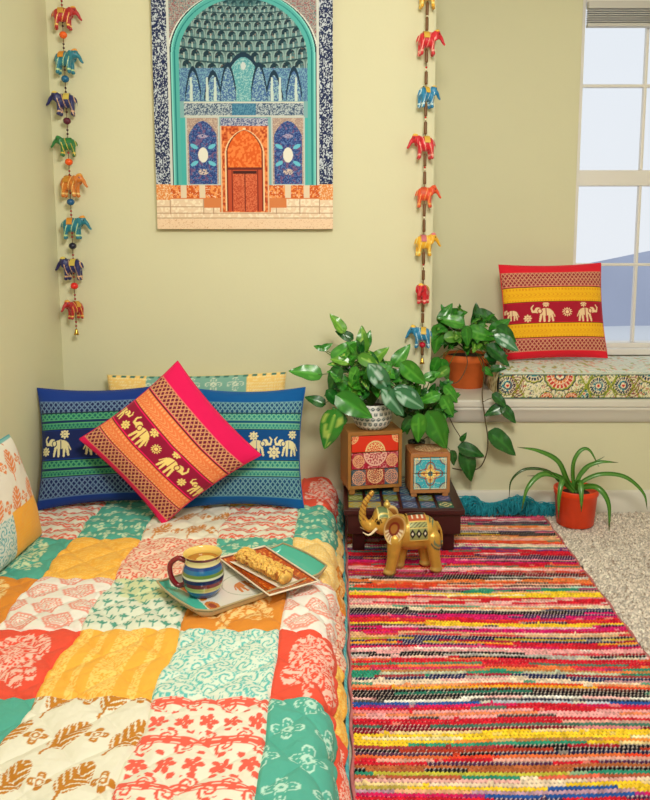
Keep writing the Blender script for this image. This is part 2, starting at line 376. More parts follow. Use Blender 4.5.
cA = at(157.5, 229, YC); cB = at(333, 230, YC); CWd = cB.x-cA.x; CHt = at(240, -45, YC).z-cA.z
nx, ny = 360, 540
U, V = np.meshgrid(np.linspace(0, 1, nx), np.linspace(0, 1, ny))
# rows of the print follow the real height on the canvas
zz = cA.z+V*CHt; ang = np.arctan2(CAM.z-zz, -(YC-CAM.y)*-1.0)
pyv = PY+F*np.tan(ang-PITCH)
colr = draw_arch(U*180, pyv)
P = np.stack([U*CWd, np.zeros_like(U), V*CHt], -1)
cv = tag(empty('canvas_print', (cA.x, YC, cA.z)), 'unframed canvas print of a blue tiled archway with an orange door, hung on the wall', 'canvas print')
link('printed_face', grid('printed_face', P, colr), CANVAS, cv, smooth=False)
box('canvas_wrap', (0, .0005, 0), (CWd, .028, CHt), mat('canvas_side', rgb(206, 186, 160), .8), cv, .002)

# ------------------------------------------------------------------ mattress and patchwork quilt
ZT = .128
corl = rgb(236, 84, 62); tealc = rgb(84, 172, 154); yel = rgb(246, 182, 70); crm = rgb(234, 230, 212); brn = rgb(196, 128, 36); orn = rgb(222, 140, 50); aqu = rgb(96, 190, 184); wht = rgb(240, 236, 228)
def contour(x, y, s, k, w=.35): return np.abs(np.sin(PI*k*fbm(x*s, y*s))) < w
def p_damask(base, ink):
    def f(x, y, W, H):
        c = full(x.shape, base); q = (x/W, y/H)
        m = ell(q[0], q[1], .5, .56, .34, .36) | ell(q[0], q[1], .25, .28, .16, .14) | ell(q[0], q[1], .75, .26, .16, .14) | caps(q[0], q[1], .5, .5, .42, .04, .06)
        r = np.hypot(q[0]-.5, q[1]-.56); a = np.arctan2(q[1]-.56, q[0]-.5)
        line = (np.abs(np.sin(r*26+2*np.cos(a*6))) < .62) | contour(x, y, 55, 5, .45)
        m &= line; m &= ~(np.abs(np.sin(a*7+r*6)) < .18)
        return mixm(c, m, ink, .88)
    return f
def p_smallfloral(base, ink):
    def f(x, y, W, H):
        c = full(x.shape, base); px, py = .058, .058; j = np.floor(y/py); xx = x+(j % 2)*px/2
        dx = (xx % px)/px-.5; dy = (y % py)/py-.5; a = np.arctan2(dy, dx); r = np.hypot(dx, dy)
        m = (r < .38*np.abs(np.cos(2*a))+.06) & ~(r < .05) & ~(np.abs(r-.24) < .03)
        return mixm(c, m, ink, .9)
    return f
def p_bigdiamondfloral(base, ink):
    def f(x, y, W, H):
        c = full(x.shape, base); p = .078; j = np.floor(y/p); xx = x+(j % 2)*p/2
        dx = (xx % p)/p-.5; dy = (y % p)/p-.5; a = np.arctan2(dy, dx); r = np.hypot(dx, dy)
        pet = (r < .40*np.abs(np.cos(2*a))**.6); edge = pet & (r > .40*np.abs(np.cos(2*a))**.6-.05); inn = pet & (r < .14)
        vein = pet & (np.abs(np.sin(4*a)) < .3) & (r > .1)
        return mixm(c, edge | inn & (r > .05) | vein & (np.sin(r*60) > -.2), ink, .85)
    return f
def p_zig(base, ink):
    def f(x, y, W, H):
        c = full(x.shape, base); p = .05; tri = np.abs(((x/.03) % 1)-.5)*2
        v = ((y/p)+.22*tri) % 1; m = (v < .52) & ~(np.abs(v-.26) < .05) & (noise(x*400, y*400) > .12)
        return mixm(c, m, ink, .9)
    return f
def p_scroll(base, ink):
    def f(x, y, W, H):
        c = full(x.shape, base); p = .118; v = (y % p)/p; u = x/.034; fu = u-np.floor(u)-.5
        j = np.floor(u) % 2*2-1
        # scroll band
        bc = .35; dv = (v-bc)*p/.034
        r = np.hypot(fu, (dv-j*.38)); sp = np.abs(np.sin(9*r-np.arctan2(dv-j*.38, fu)*1.0)) < .62
        m = (np.abs(v-bc) < .24) & ((sp & (r < .62)) | (np.abs(dv) < .12) | (np.abs(np.abs(dv)-.26) < .05))
        m |= (np.abs(v-bc) < .30) & (np.abs(v-bc) > .22) & (np.hypot(fu, (np.abs(dv)-.92)) < .2)
        # flowers
        ff = ((x/.046) % 1)-.5; fv = (v-.82)*p/.046; a = np.arctan2(fv, ff); r2 = np.hypot(ff, fv)
        m |= (r2 < .2+.22*np.abs(np.cos(2.5*a))) & ~(np.abs(np.cos(2.5*a)) < .16)
        return mixm(c, m, ink, .9)
    return f
def p_leaf(base, ink):
    def f(x, y, W, H):
        c = full(x.shape, base); px, py = .105, .115; j = np.floor(y/py); xx = x+(j % 2)*px/2
        dx = ((xx % px)-px/2)/.05; dy = ((y % py)-py/2)/.05; c1, s1 = math.cos(-.45), math.sin(-.45)
        u = dx*c1+dy*s1; v = -dx*s1+dy*c1
        a = np.arctan2(v, u); env = ell(u, v, 0, .15, .5, .85) | caps(u, v, 0, -.4, .1, -1.15, .05)
        vein = np.abs(np.sin(9*(v-np.abs(u)*1.2))) > .42; edge = ~ell(u, v, 0, .15, .42, .76)
        scal = ell(u, v, 0, .15, .5+0*u, .85) & (np.abs(np.sin(a*9)) > .3)
        m = env & (vein | (np.abs(u) < .05)) & (scal | ell(u, v, 0, .15, .4, .75)) | caps(u, v, 0, -.4, .1, -1.15, .05)
        dx2 = (((xx+px/2) % px)-px/2)/.05; dy2 = dy; a2 = np.arctan2(dy2, dx2); r2 = np.hypot(dx2, dy2)
        m |= (r2 < .42*np.abs(np.cos(2*a2))**.5) & ~((r2 < .30*np.abs(np.cos(2*a2))**.5) & (np.sin(r2*45) > 0))
        return mixm(c, m, ink, .92)
    return f
def p_hex(base, ink):
    def f(x, y, W, H):
        c = full(x.shape, base); px, py = .088, .076; j = np.floor(y/py); xx = x+(j % 2)*px/2
        dx = ((xx % px)-px/2)/px; dy = ((y % py)-py/2)/py
        h = np.maximum(np.abs(dx)*1.0+np.abs(dy)*.55, np.abs(dy)*1.05); m = (np.abs(h-.42) < .035) | (np.abs(h-.29) < .03) | (np.abs(h-.2) < .018)
        a = np.arctan2(dy, dx); m |= (h < .14) & (np.cos(6*a) > 0); m |= (h > .31) & (h < .385) & (np.sin(a*22) > .1)
        return mixm(c, m, ink, .85)
    return f
def p_sprig(base, ink):
    def f(x, y, W, H):
        c = full(x.shape, base); px, py = .030, .036; j = np.floor(y/py); xx = x+(j % 2)*px/2
        dx = ((xx % px)-px/2)/.012; dy = ((y % py)-py/2)/.014
        m = ell(dx, dy, -.5, .3, .6, .25, -.7) | ell(dx, dy, .5, .3, .6, .25, .7) | (np.abs(dx) < .12) & (dy > -1) & (dy < .3) | ell(dx, dy, 0, .7, .22, .45)
        c = mixm(c, noise(x*18, y*18) > .6, rgb(206, 214, 150), .6)
        return mixm(c, m, ink, .9)
    return f
def p_swirl(base, ink):
    def f(x, y, W, H):
        c = full(x.shape, base); p = .045; j = np.floor(y/p); xx = x+(j % 2)*p/2
        dx = (xx % p)/p-.5; dy = (y % p)/p-.5; r = np.hypot(dx, dy); a = np.arctan2(dy, dx)
        m = np.where(r < .42, np.abs(np.sin(11*r-a)) < .52, contour(x, y, 60, 4, .5))
        return mixm(c, m, ink, .9)
    return f
def p_stripe(base, ink):
    def f(x, y, W, H):
        c = full(x.shape, base); u = x/W
        m = np.zeros(x.shape, bool)
        band = ((u > .04) & (u < .14)) | ((u > .24) & (u < .30)) | ((u > .40) & (u < .66)) | ((u > .78) & (u < .86))
        c = mixm(c, band, rgb(250, 214, 120), .9); m = band & contour(x, y, 110, 4, .5)
        return mixm(c, m, ink, .8)
    return f
def p_texture(base, ink):
    def f(x, y, W, H):
        c = full(x.shape, base); m = (np.abs(np.sin(x*420+2*np.sin(y*200)))*np.abs(np.sin(y*300)) > .45) & (noise(x*150, y*150) > .3)
        return mixm(c, m, ink, .7)
    return f
A = dict(
 teal=p_smallfloral(tealc, rgb(214, 232, 196)), tealw=p_bigdiamondfloral(tealc, rgb(206, 236, 222)), teald=p_damask(tealc, rgb(226, 232, 186)), coral=p_damask(corl, rgb(248, 214, 200)),
 yellow=p_texture(yel, rgb(252, 214, 120)), ystripe=p_stripe(yel, rgb(246, 166, 50)), zig=p_zig(crm, rgb(228, 92, 70)), hexp=p_hex(wht, rgb(234, 142, 124)),
 scroll=p_scroll(crm, rgb(236, 84, 66)), leaf=p_leaf(crm, rgb(192, 118, 24)), brown=p_damask(orn, rgb(246, 216, 150)), sprig=p_sprig(rgb(226, 232, 214), rgb(70, 150, 130)),
 swirl=p_swirl(rgb(222, 234, 218), rgb(86, 188, 184)), flor=p_swirl(rgb(244, 214, 190), rgb(226, 84, 64)), cyel=p_texture(rgb(246, 206, 122), rgb(252, 232, 180)), bflor=p_leaf(crm, rgb(206, 132, 60)))
LAY = [['zig', 'teal', 'leaf', 'yellow', 'coral', 'teal'],
       ['zig', 'teal', 'bflor', 'zig', 'teal', 'cyel'],
       ['teald', 'yellow', 'flor', 'teal', 'cyel', 'brown'],
       ['brown', 'hexp', 'sprig', 'brown', 'hexp', 'flor'],
       ['sprig', 'coral', 'ystripe', 'swirl', 'coral', 'ystripe'],
       ['ystripe', 'teald', 'leaf', 'scroll', 'tealw', 'coral'],
       ['leaf', 'swirl', 'teal', 'yellow', 'hexp', 'swirl']]
CB = [-.985, -.78, -.585, -.355, -.13, .030, .0725]
RB = [-.004, -.31, -.60, -.87, -1.14, -1.405, -1.70, -1.96]
def qheight(s, y):
    a = (s+y*.9)/.125; b_ = (s-y*.9)/.125
    d1 = np.abs(a-np.round(a)); d2 = np.abs(b_-np.round(b_))
    puff = .0105*np.minimum(1, np.sqrt(np.minimum(d1, d2)*3.2))
    wr = .006*(fbm(s*13+3, y*13)-.5)+.0030*(fbm(s*45+8, y*45)-.5)+.0016*noise(s*130, y*130)
    return puff+wr
def qpos(s, y, h):
    r = .048; s0 = -.066; L = r*math.radians(84)
    z0 = ZT+.004; edge = .007*(fbm(y*7+40, s*0+2)-.5)
    th = np.clip((s-s0)/r, 0, math.radians(84)); rem = np.clip(s-s0-L, 0, None)
    X = np.where(s < s0, s, s0+(r+h)*np.sin(th)+rem*.44+edge*np.clip((s-s0)/.05, 0, 1))
    Z = np.where(s < s0, z0+h, z0-r+(r+h)*np.cos(th)-rem*.985)
    return np.stack([X, y, Z], -1)
qt = tag(empty('patchwork_quilt', (0, 0, 0)), 'quilted patchwork bedspread of coral, teal, yellow and cream prints over the floor mattress', 'quilt')
for r in range(7):
    step = (.0045, .0042, .0036, .0030, .0025, .0023, .0035)[r]
    for cidx in range(6):
        x0, x1 = CB[cidx], CB[cidx+1]; y0, y1 = RB[r+1], RB[r]
        wob = .008*math.sin(r*2.1+cidx); nx_ = max(8, int((x1-x0)/step)); ny_ = int((y1-y0)/step)
        s, y = np.meshgrid(np.linspace(x0, x1, nx_), np.linspace(y0, y1, ny_))
        u, v = s-x0, y-y0; W, H = x1-x0, y1-y0
        col = A[LAY[r][cidx]](u, v, W, H)
        e = np.minimum(np.minimum(u, W-u), np.minimum(v, H-v)); seam = np.exp(-(e/.0035)**2)
        h = qheight(s, y)-.0055*seam
        xs = s+.006*np.sin(y*23+s*5)*np.clip((-.1-s)/.1, 0, 1)*np.clip((s+.985)/.1, 0, 1)
        link('patch', grid('patch', qpos(xs, y, h), col), QUILT, qt)
# teal binding along the hem
s = np.linspace(.0725, .0865, 7); y = np.arange(RB[-1], RB[0], .006); S, Yy = np.meshgrid(s, y)
hb = .004+.0035*np.sin((S-.0725)/.014*PI)+.001*np.sin(Yy*500)
PB = qpos(S, Yy, hb*0); PB[..., 0] += hb
cb = full(S.shape, rgb(70, 168, 180)); cb = mixm(cb, (np.sin(Yy*420) > .6), rgb(150, 210, 210), .6)
link('binding', grid('binding', PB, cb), QUILT, qt)
tag(box('mattress', (-.985, -1.95, .003), (-.034, -.008, ZT), mat('mattress_cotton', rgb(225, 220, 205), .9, bump=.3), None, .03, 4), 'thin mattress laid directly on the floor under the patchwork quilt', 'mattress')

# ------------------------------------------------------------------ cushions
def cushion(name, w, h, t, colf, label, n, M, pinch=.09, spin=0., squash=1., backcol=(1, 0, 0), puff=.5, cat='cushion', seed=0, group=None):
    root = empty(name); root.matrix_world = M; tag(root, label, cat, 'elephant print cushions' if name == 'elephant_cushion' else 'patchwork pillows on the bed')
    g = np.linspace(-1, 1, n); U, V = np.meshgrid(g, g)
    ed = np.clip((1-U**2), 0, 1)**puff*np.clip((1-V**2), 0, 1)**puff
    X = w/2*U*(1-pinch*(1-V**2)*np.abs(U)**2); Z = h/2*V*(1-pinch*(1-U**2)*np.abs(V)**2)
    wr = (fbm(U*3.1+seed, V*3.1+seed)-.5)*.16
    rad = np.arctan2(V, U); cr_ = .035*np.sin(rad*11+seed)*np.clip(np.hypot(U, V)-.55, 0, 1)*2
    Y = -t/2*ed*(1+wr+cr_)
    def sp2(a, b): 
        x_ = a*math.cos(spin)+b*math.sin(spin); z_ = -a*math.sin(spin)+b*math.cos(spin)
        if squash == 1.: return x_, z_
        z_ = np.where(z_ > 0, z_*.955, z_*squash); return x_+.015*z_, z_-.055*x_
    X, Z = sp2(X, Z)
    col = colf(U, V)
    link('front_panel', grid('front_panel', np.stack([X, Y, Z], -1), col), FAB, root)
    st = 4; Yb = t/2*ed*(1+wr)
    link('back_panel', grid('back_panel', np.stack([X, Yb, Z], -1)[::st, ::st] if (n-1) % st == 0 else np.stack([X, Yb, Z], -1), full(X[::st, ::st].shape if (n-1) % st == 0 else X.shape, backcol), flip=True), FAB, root)
    # seam cord around the edge
    e = []
    k = np.linspace(-1, 1, 30)
    for a, b in ((k, -1+0*k), (1+0*k, k), (-k, 1+0*k), (-1+0*k, -k)):
        for i in range(29):
            uu, vv = a[i], b[i]; q_ = sp2(w/2*uu*(1-pinch*(1-vv**2)*abs(uu)**2), h/2*vv*(1-pinch*(1-uu**2)*abs(vv)**2)); e.append((q_[0], 0, q_[1]))
    e.append(e[0])
    tb = tubes('seam', [(e, .0022)], mat('seam_'+name+str(seed), backcol, .8), root, 6)
    return root
def lattice(u, v, pu, pv, w=.16):
    a = (u/pu+v/pv) % 1; b = (u/pu-v/pv) % 1
    return (np.minimum(a, 1-a) < w) | (np.minimum(b, 1-b) < w)
def bands(plain, lat_bg, lat_fg, grn, grn2, mid, gold, b, two=False, eleph=None, edge_line=None):
    def f(U, V):
        t = (1-V)/2; u = U*.5   # t 0 top .. 1 bottom ; u in cushion widths
        c = full(U.shape, plain)
        for (a, d) in (b[0], b[4]):
            m = (t > a) & (t < d); c = mixm(c, m, lat_bg)
            c = mixm(c, m & lattice(u, t-a, .040, .055, .15), lat_fg, .85)
            c = mixm(c, m & (np.abs(((t-a)/(d-a))-.5) < .05) & (np.sin(u*220) > 0), lat_fg, .5)
            c = mixm(c, (np.abs(t-a) < .006) | (np.abs(t-d) < .006), lat_fg, .6)
        for (a, d) in (b[1], b[3]):
            m = (t > a) & (t < d); c = mixm(c, m, grn)
            q = (t-a)/(d-a)
            if two:
                c = mixm(c, m & (np.abs(q-.55) < .07), lat_bg, .8)
                c = mixm(c, m & (q < .45) & lattice(u, t, .04, .05, .17), grn2, .75)
                c = mixm(c, m & (q > .66) & lattice(u+.01, t, .03, .05, .17), grn2, .6)
                for qq in (.03, .44, .66, .97): c = mixm(c, m & (np.abs(q-qq) < .03), grn2, .8)
            else:
                c = mixm(c, m & (q > .1) & (q < .25) & (np.sin(u*200) > .1), grn2, .7)
                c = mixm(c, m & (q > .4) & (q < .75) & (np.sin(u*150+8*np.sin(q*9)) > .55), grn2, .6)
                c = mixm(c, m & (q > .85) & (q < .95) & (np.sin(u*240) > 0), grn2, .7)
            c = mixm(c, (np.abs(t-a) < .005) | (np.abs(t-d) < .005), np.asarray(lat_bg)*.5, .8)
        a, d = b[2]; m = (t > a) & (t < d); c = mixm(c, m, mid)
        yc = (a+d)/2; hh = (d-a)
        for (k, cx, sz, fc) in eleph:
            yy = -(t-yc)
            if k == 'e': c = mixm(c, m & elemask(u, yy, cx, -.01, hh*sz*.86, fc), gold)
            elif k == 'l': c = mixm(c, m & lotus(u, yy, cx, fc, hh*sz*.85), gold)
            elif k == 's':
                r = np.hypot(u-cx, yy)/(hh*sz); a_ = np.arctan2(yy, u-cx); c = mixm(c, m & (r < .8+.2*np.cos(a_*12)) & (np.abs(r-.45) > .08), gold)
        return c
    return f
def frame(pos, lean=0., spin=0., yaw=0.):
    return Matrix.Translation(pos) @ Matrix.Rotation(yaw, 4, 'Z') @ Matrix.Rotation(-lean, 4, 'X') @ Matrix.Rotation(spin, 4, 'Y')
BQ = ZT+.014
EB = [('l', -.47, .22, -.04), ('e', -.35, .62, -1), ('l', -.24, .2, .05), ('s', -.12, .22, 0), ('e', 0, .62, 1), ('l', .08, .2, .06), ('e', .30, .62, -1), ('l', .19, .2, -.05), ('l', .26, .2, .07), ('l', .41, .24, -.04), ('e', .47, .62, 1)]
bb = [(.12, .22), (.22, .36), (.37, .60), (.61, .745), (.755, .92)]
gold = rgb(226, 216, 168)
CW = .40
cushion('elephant_cushion', .43, .397, .115, bands(rgb(20, 56, 140), rgb(18, 34, 88), rgb(120, 150, 180), rgb(20, 100, 96), rgb(100, 184, 124), rgb(20, 36, 92), gold, bb, True,
        [('l', -.46, .2, -.05), ('e', -.34, .68, -1), ('l', -.29, .2, .085), ('e', -.05, .66, 1), ('l', .1, .2, 0), ('e', .25, .66, -1)]), 'navy blue woven cushion with green bands and a gold elephant, leaning in the left corner', 241,
        frame(Vector((-.774, -.275, BQ+.190)), math.radians(17), 0, math.radians(11)), backcol=rgb(20, 50, 120), seed=1)
cushion('elephant_cushion', .405, .397, .115, bands(rgb(0, 88, 158), rgb(14, 70, 116), rgb(130, 176, 180), rgb(30, 128, 128), rgb(140, 200, 160), rgb(4, 74, 138), gold, bb, True,
        [('l', .10, .2, .07), ('e', .14, .64, 1), ('l', .27, .28, -.06), ('e', .385, .64, -1), ('l', .43, .2, .085), ('e', -.1, .62, -1), ('e', -.4, .6, 1)]), 'bright teal-blue woven cushion with two gold elephants showing, right of the pink cushion', 241,
        frame(Vector((-.312, -.300, BQ+.190)), math.radians(17), 0, math.radians(-1)), backcol=rgb(0, 90, 160), seed=2)
gold2 = rgb(244, 218, 130)
bp = [(.17, .30), (.315, .46), (.475, .675), (.69, .81), (.82, .95)]
cushion('elephant_cushion', .405, .405, .12, bands(rgb(232, 18, 92), rgb(116, 18, 52), rgb(232, 176, 120), rgb(240, 128, 74), rgb(250, 190, 130), rgb(150, 16, 58), gold2, bp, False,
        [('e', -.47, .6, 1), ('l', -.35, .24, -.06), ('e', -.21, .82, -1), ('l', -.14, .24, .08), ('s', -.03, .22, 0), ('e', .16, .82, 1), ('l', .11, .22, .09), ('l', .32, .22, -.05), ('e', .45, .6, -1)]), 'hot pink and orange cushion standing on one corner in front of the blue cushions', 261,
        frame(Vector((-.526, -.418, BQ+.222)), math.radians(17)), spin=math.radians(47), squash=.83, backcol=rgb(214, 20, 80), seed=3, pinch=.07)
# red and yellow cushion on the window seat
bw = [(.10, .25), (.26, .42), (.43, .63), (.64, .79), (.80, .93)]
cushion('elephant_cushion', .41, .38, .10, bands(rgb(228, 30, 50), rgb(150, 36, 50), rgb(226, 170, 130), rgb(246, 186, 30), rgb(226, 140, 20), rgb(170, 20, 48), rgb(240, 206, 160), bw, False,
        [('e', -.44, .6, -1), ('l', -.28, .24, -.06), ('e', -.12, .82, -1), ('l', -.1, .2, .085), ('s', .10, .24, 0), ('e', .30, .82, 1), ('l', .27, .2, .085)]), 'red and yellow striped cushion with elephants, leaning by the window on the seat', 221,
        frame(Vector((.846, .262, .547+.183)), math.radians(15), math.radians(-1), math.radians(2)), backcol=rgb(220, 30, 50), seed=4, pinch=.05)
# patchwork shams
def sham1(U, V):
    x = (U+1)*.25; y = (V+1)*.18
    c = p_bigdiamondfloral(rgb(126, 176, 160), rgb(226, 230, 206))(x*1.3, y*1.3, .5, .36); m = (U < -.55); c2 = A['cyel'](x, y, .2, .3); c = np.where(m[..., None], c2, c)
    m = (U > .56); c = np.where(m[..., None], A['cyel'](x, y, .2, .3), c); m = (V < .2); c = np.where(m[..., None], A['coral'](x % .2, y, .2, .3), c)
    c = mixm(c, (1-np.abs(V) < .03) & (np.sin(U*60) > 0), rgb(60, 120, 110)); return c
cushion('patchwork_sham', .64, .40, .10, sham1, 'pale patchwork pillow mostly hidden behind the two blue cushions', 141, frame(Vector((-.50, -.080, BQ+.196)), math.radians(6), math.radians(-1), 0), backcol=rgb(220, 205, 150), seed=5, cat='pillow', pinch=.05, puff=.35)
def sham2(U, V):
    x = (U+1)*.19; y = (V+1)*.18
    c = A['leaf'](x, y, .2, .2); cr2 = full(U.shape, rgb(232, 226, 210)); c = p_leaf(rgb(232, 228, 216), rgb(226, 128, 66))(x, y, .2, .2)
    m = (V < -.15) & (U > -.1) ; c = np.where(m[..., None], p_texture(yel, rgb(250, 170, 50))(x, y, .2, .2), c)
    m = (V < -.2) & (U <= -.1); c = np.where(m[..., None], p_swirl(rgb(214, 226, 220), rgb(90, 170, 180))(x, y, .2, .2), c)
    c = mixm(c, (1-np.abs(U) < .05), rgb(96, 176, 180), .8); c = mixm(c, (1-np.abs(V) < .04), rgb(96, 176, 180), .8); return c
cushion('patchwork_sham', .37, .315, .11, sham2, 'patchwork pillow leaning on the left wall, cut by the photo edge', 141,
        frame(Vector((-.930, -.765, BQ+.150)), math.radians(15), 0, math.radians(87)), backcol=rgb(90, 170, 180), seed=6, cat='pillow', pinch=.03, puff=.4)
# ------------------------------------------------------------------ window seat pad
def pad():
    sx0, sx1 = at(499, 385, 0).x, XR-.02
    y0, y1 = -.012, YW-.03; zb, zt = ZL, ZL+.094
    root = tag(empty('seat_cushion', (sx0, y0, zb)), 'long printed bench cushion on the white window ledge', 'seat cushion')
    W, D, H = sx1-sx0, y1-y0, zt-zb
    # profile across depth: bottom front -> front face -> top -> back
    pr = []
    for z in np.linspace(.0, 1, 28): pr.append((-.006*math.sin(z*PI), H*z, 0))
    for q in np.linspace(0, 1, 44)[1:]: pr.append((D*q, H+.012*math.sin(PI*min(1, q*1.1))**.5, 1))
    for z in np.linspace(1, 0, 6)[1:]: pr.append((D+.004*math.sin(z*PI), H*z, 2))
    pr = np.array(pr); xs = np.linspace(0, W, 520); R = .02
    Xg = np.repeat(xs[None], len(pr), 0); Yg = np.repeat(pr[:, 0][:, None], len(xs), 1); Zg = np.repeat(pr[:, 1][:, None], len(xs), 1); K = np.repeat(pr[:, 2][:, None], len(xs), 1)
    e = np.minimum(Xg, W-Xg); rr = np.clip(1-e/R, 0, 1); Yg = Yg+(1-np.sqrt(1-rr**2))*R*np.where(K == 0, 1, 0)
    Zg = Zg-(K == 1)*(1-np.sqrt(1-rr**2))*.02+(K == 1)*.004*(fbm(Xg*14, Yg*14)-.5)
    # front: medallion print
    z = Zg; x = Xg
    c = full(x.shape, rgb(232, 224, 190))
    c = mixm(c, contour(x, z, 60, 4, .3), rgb(150, 160, 60), .8); c = mixm(c, contour(x+3, z, 45, 3, .18), rgb(30, 80, 90), .8); c = mixm(c, contour(x+7, z, 45, 3, .16), rgb(190, 60, 50), .8)
    cols = [rgb(206, 60, 50), rgb(20, 60, 80), rgb(154, 160, 40), rgb(240, 226, 190), rgb(220, 120, 60), rgb(50, 140, 150)]
    def med(cx, cz, R, kind):
        nonlocal c
        r = np.hypot(x-cx, z-cz)/R; a = np.arctan2(z-cz, x-cx); ins = r < 1
        c = mixm(c, ins, rgb(238, 226, 190))
        seq = [(1.0, 1), (.93, 2), (.84, 3), (.8, 0 if kind else 1), (.56, 3), (.5, 4 if kind else 5), (.34, 1), (.26, 3), (.14, 0)]
        for rr_, k in seq:
            w_ = rr_*(1-.05*np.abs(np.sin(a*(9 if kind else 6)))); c = mixm(c, r < w_, cols[k])
        c = mixm(c, (r > .58) & (r < .78) & (np.abs(np.sin(a*10)) < .45), rgb(240, 222, 186))
        c = mixm(c, (r > .36) & (r < .48) & (np.abs(np.sin(a*8)) < .4), rgb(240, 230, 200))
    per = .42
    for i in range(-1, 5):
        o = i*per+.062
        for q in range(-1, 2): med(o+.06+q*0, .105, .05, 0) if q == 0 else None
        med(o+.155, .088, .062, 1); med(o+.11, .0, .030, 1); med(o+.2, -.0, .03, 1); med(o+.245, .02, .028, 0)
        med(o+.295, .048, .040, 0); med(o+.385, .05, .040, 0)
        for xc in (.25, .34, .425):
            c = mixm(c, (np.abs(np.abs(x-o-xc)-np.abs(z-.047)*.55) < .0035), rgb(150, 160, 50))
        c = mixm(c, ell(x, z, o+.0, .05, .03, .045) & (np.abs(np.sin(np.hypot((x-o)*1.4, z-.05)*300)) < .5), rgb(120, 30, 50), .9)
    c = mixm(c, (np.abs(Zg-H+.004) < .003) & (K == 0) & (np.sin(x*500) > -.2), rgb(60, 110, 110)); c = mixm(c, (Zg < .006) & (K == 0), rgb(60, 90, 80))
    # top side: finer paler print
    ct = full(x.shape, rgb(226, 228, 218)); st = np.sin((x*.6+Yg*1.2)*150+6*noise(x*9, Yg*9))
    ct = mixm(ct, st > .5, rgb(176, 206, 202), .7); ct = mixm(ct, noise(x*90, Yg*50) > .76, rgb(222, 160, 140), .7); ct = mixm(ct, noise(x*80+5, Yg*40) > .8, rgb(160, 160, 80), .8)
    c = np.where((K == 0)[..., None], c, ct)
    link('pad_cover', grid('pad_cover', np.stack([Xg, Yg, Zg], -1), c), FAB, root)
    # left end cap
    zc = np.linspace(0, 1, 10); yc = np.linspace(.02, D, 24); Yc, Zc = np.meshgrid(yc, zc)
    Pc = np.stack([-.006*np.sin(Zc*PI), Yc, Zc*(H+.004)*(1-.08*(np.abs(Yc/D-.5)*2)**8)], -1)
    cc = full(Yc.shape, rgb(226, 216, 170)); cc = mixm(cc, contour(Yc, Zc*.09, 60, 4, .4), rgb(150, 130, 50))
    link('pad_end', grid('pad_end', Pc, cc, flip=True), FAB, root)
    tubes('piping', [([(x_, -.003, H-.001) for x_ in np.linspace(.012, W-.01, 60)], .0035)], mat('pad_piping', rgb(196, 206, 190), .8), root, 8)
pad()

# ------------------------------------------------------------------ rag rug
STR = [(514, 'k'), (518, 'p'), (523, 'u'), (527, 'o'), (531, 'p'), (534, 'k'), (538, 't'), (542, 'ro'), (546, 'c'), (549, 'v'), (553, 'r'), (557, 'u'), (561, 'm'), (565, 'r'), (569, 'lp'), (573, 'dr'), (577, 'k'), (581, 'o'), (585, 'ro'),
       (589, 'g'), (594, 'y'), (599, 'r'), (603, 'r'), (607, 'c'), (611, 'k'), (615, 'm'), (620, 'r'), (624, 'y'), (629, 'm'), (634, 't'), (639, 'n'), (645, 'r'), (650, 'lp'), (655, 'k'), (661, 'r'), (667, 'o'), (672, 'g'), (677, 'n'),
       (683, 'c'), (688, 'ro'), (694, 'k'), (699, 'w'), (703, 'b'), (708, 'r'), (714, 'lp'), (720, 'r'), (727, 'dr'), (733, 'y'), (739, 'y'), (744, 'g'), (750, 'k'), (756, 'ro'), (762, 'r'), (768, 'k'), (774, 'g'), (780, 'c'), (786, 'y'), (791, 'b'), (797, 'r'), (806, 'o'), (815, 'k'), (824, 'm'), (836, 'y'), (848, 'g'), (860, 'r'), (875, 'n'), (890, 'o'), (910, 'r')]
PAL = dict(k=(30, 26, 34), p=(214, 96, 120), u=(78, 30, 70), o=(236, 130, 70), t=(226, 176, 130), ro=(226, 72, 44), c=(238, 216, 190), v=(104, 50, 120), r=(212, 36, 54), m=(214, 34, 110), lp=(240, 170, 170), dr=(130, 20, 44), g=(50, 150, 120), y=(246, 206, 50), n=(36, 44, 90), w=(240, 236, 226), b=(44, 90, 170))
RX0, RX1, RY1, RY0 = .027, .752, -.05, -1.93
yk = np.array([atz(400, s_[0], .01).y for s_ in STR]); ck = np.array([PAL[s_[1]] for s_ in STR], float)/255
pitch = .0098; per = 5; nrow = int((RY1-RY0)/pitch)
ys = RY1-np.arange(nrow*per+1)*(pitch/per); xs = np.linspace(RX0, RX1, 300)
Xr, Yr = np.meshgrid(xs, ys)
wav = .012*(fbm(Xr*3+5, Yr*5)-.5)+.004*np.sin(Xr*9+Yr*7); edge_ = np.clip((ys[0]-Yr)/.05, 0, 1); Yd = Yr+wav*edge_
rowi = np.floor((RY1-Yr)/pitch+1e-6).astype(int); fr = ((RY1-Yr)/pitch) % 1
yc_ = RY1-(rowi+.5)*pitch
jit = (noise(Xr*5+rowi*7.3, rowi*3.7)-.5)*.022
idx = np.abs((yc_+jit)[..., None]-yk[None, None, :]).argmin(-1); cR = ck[idx]
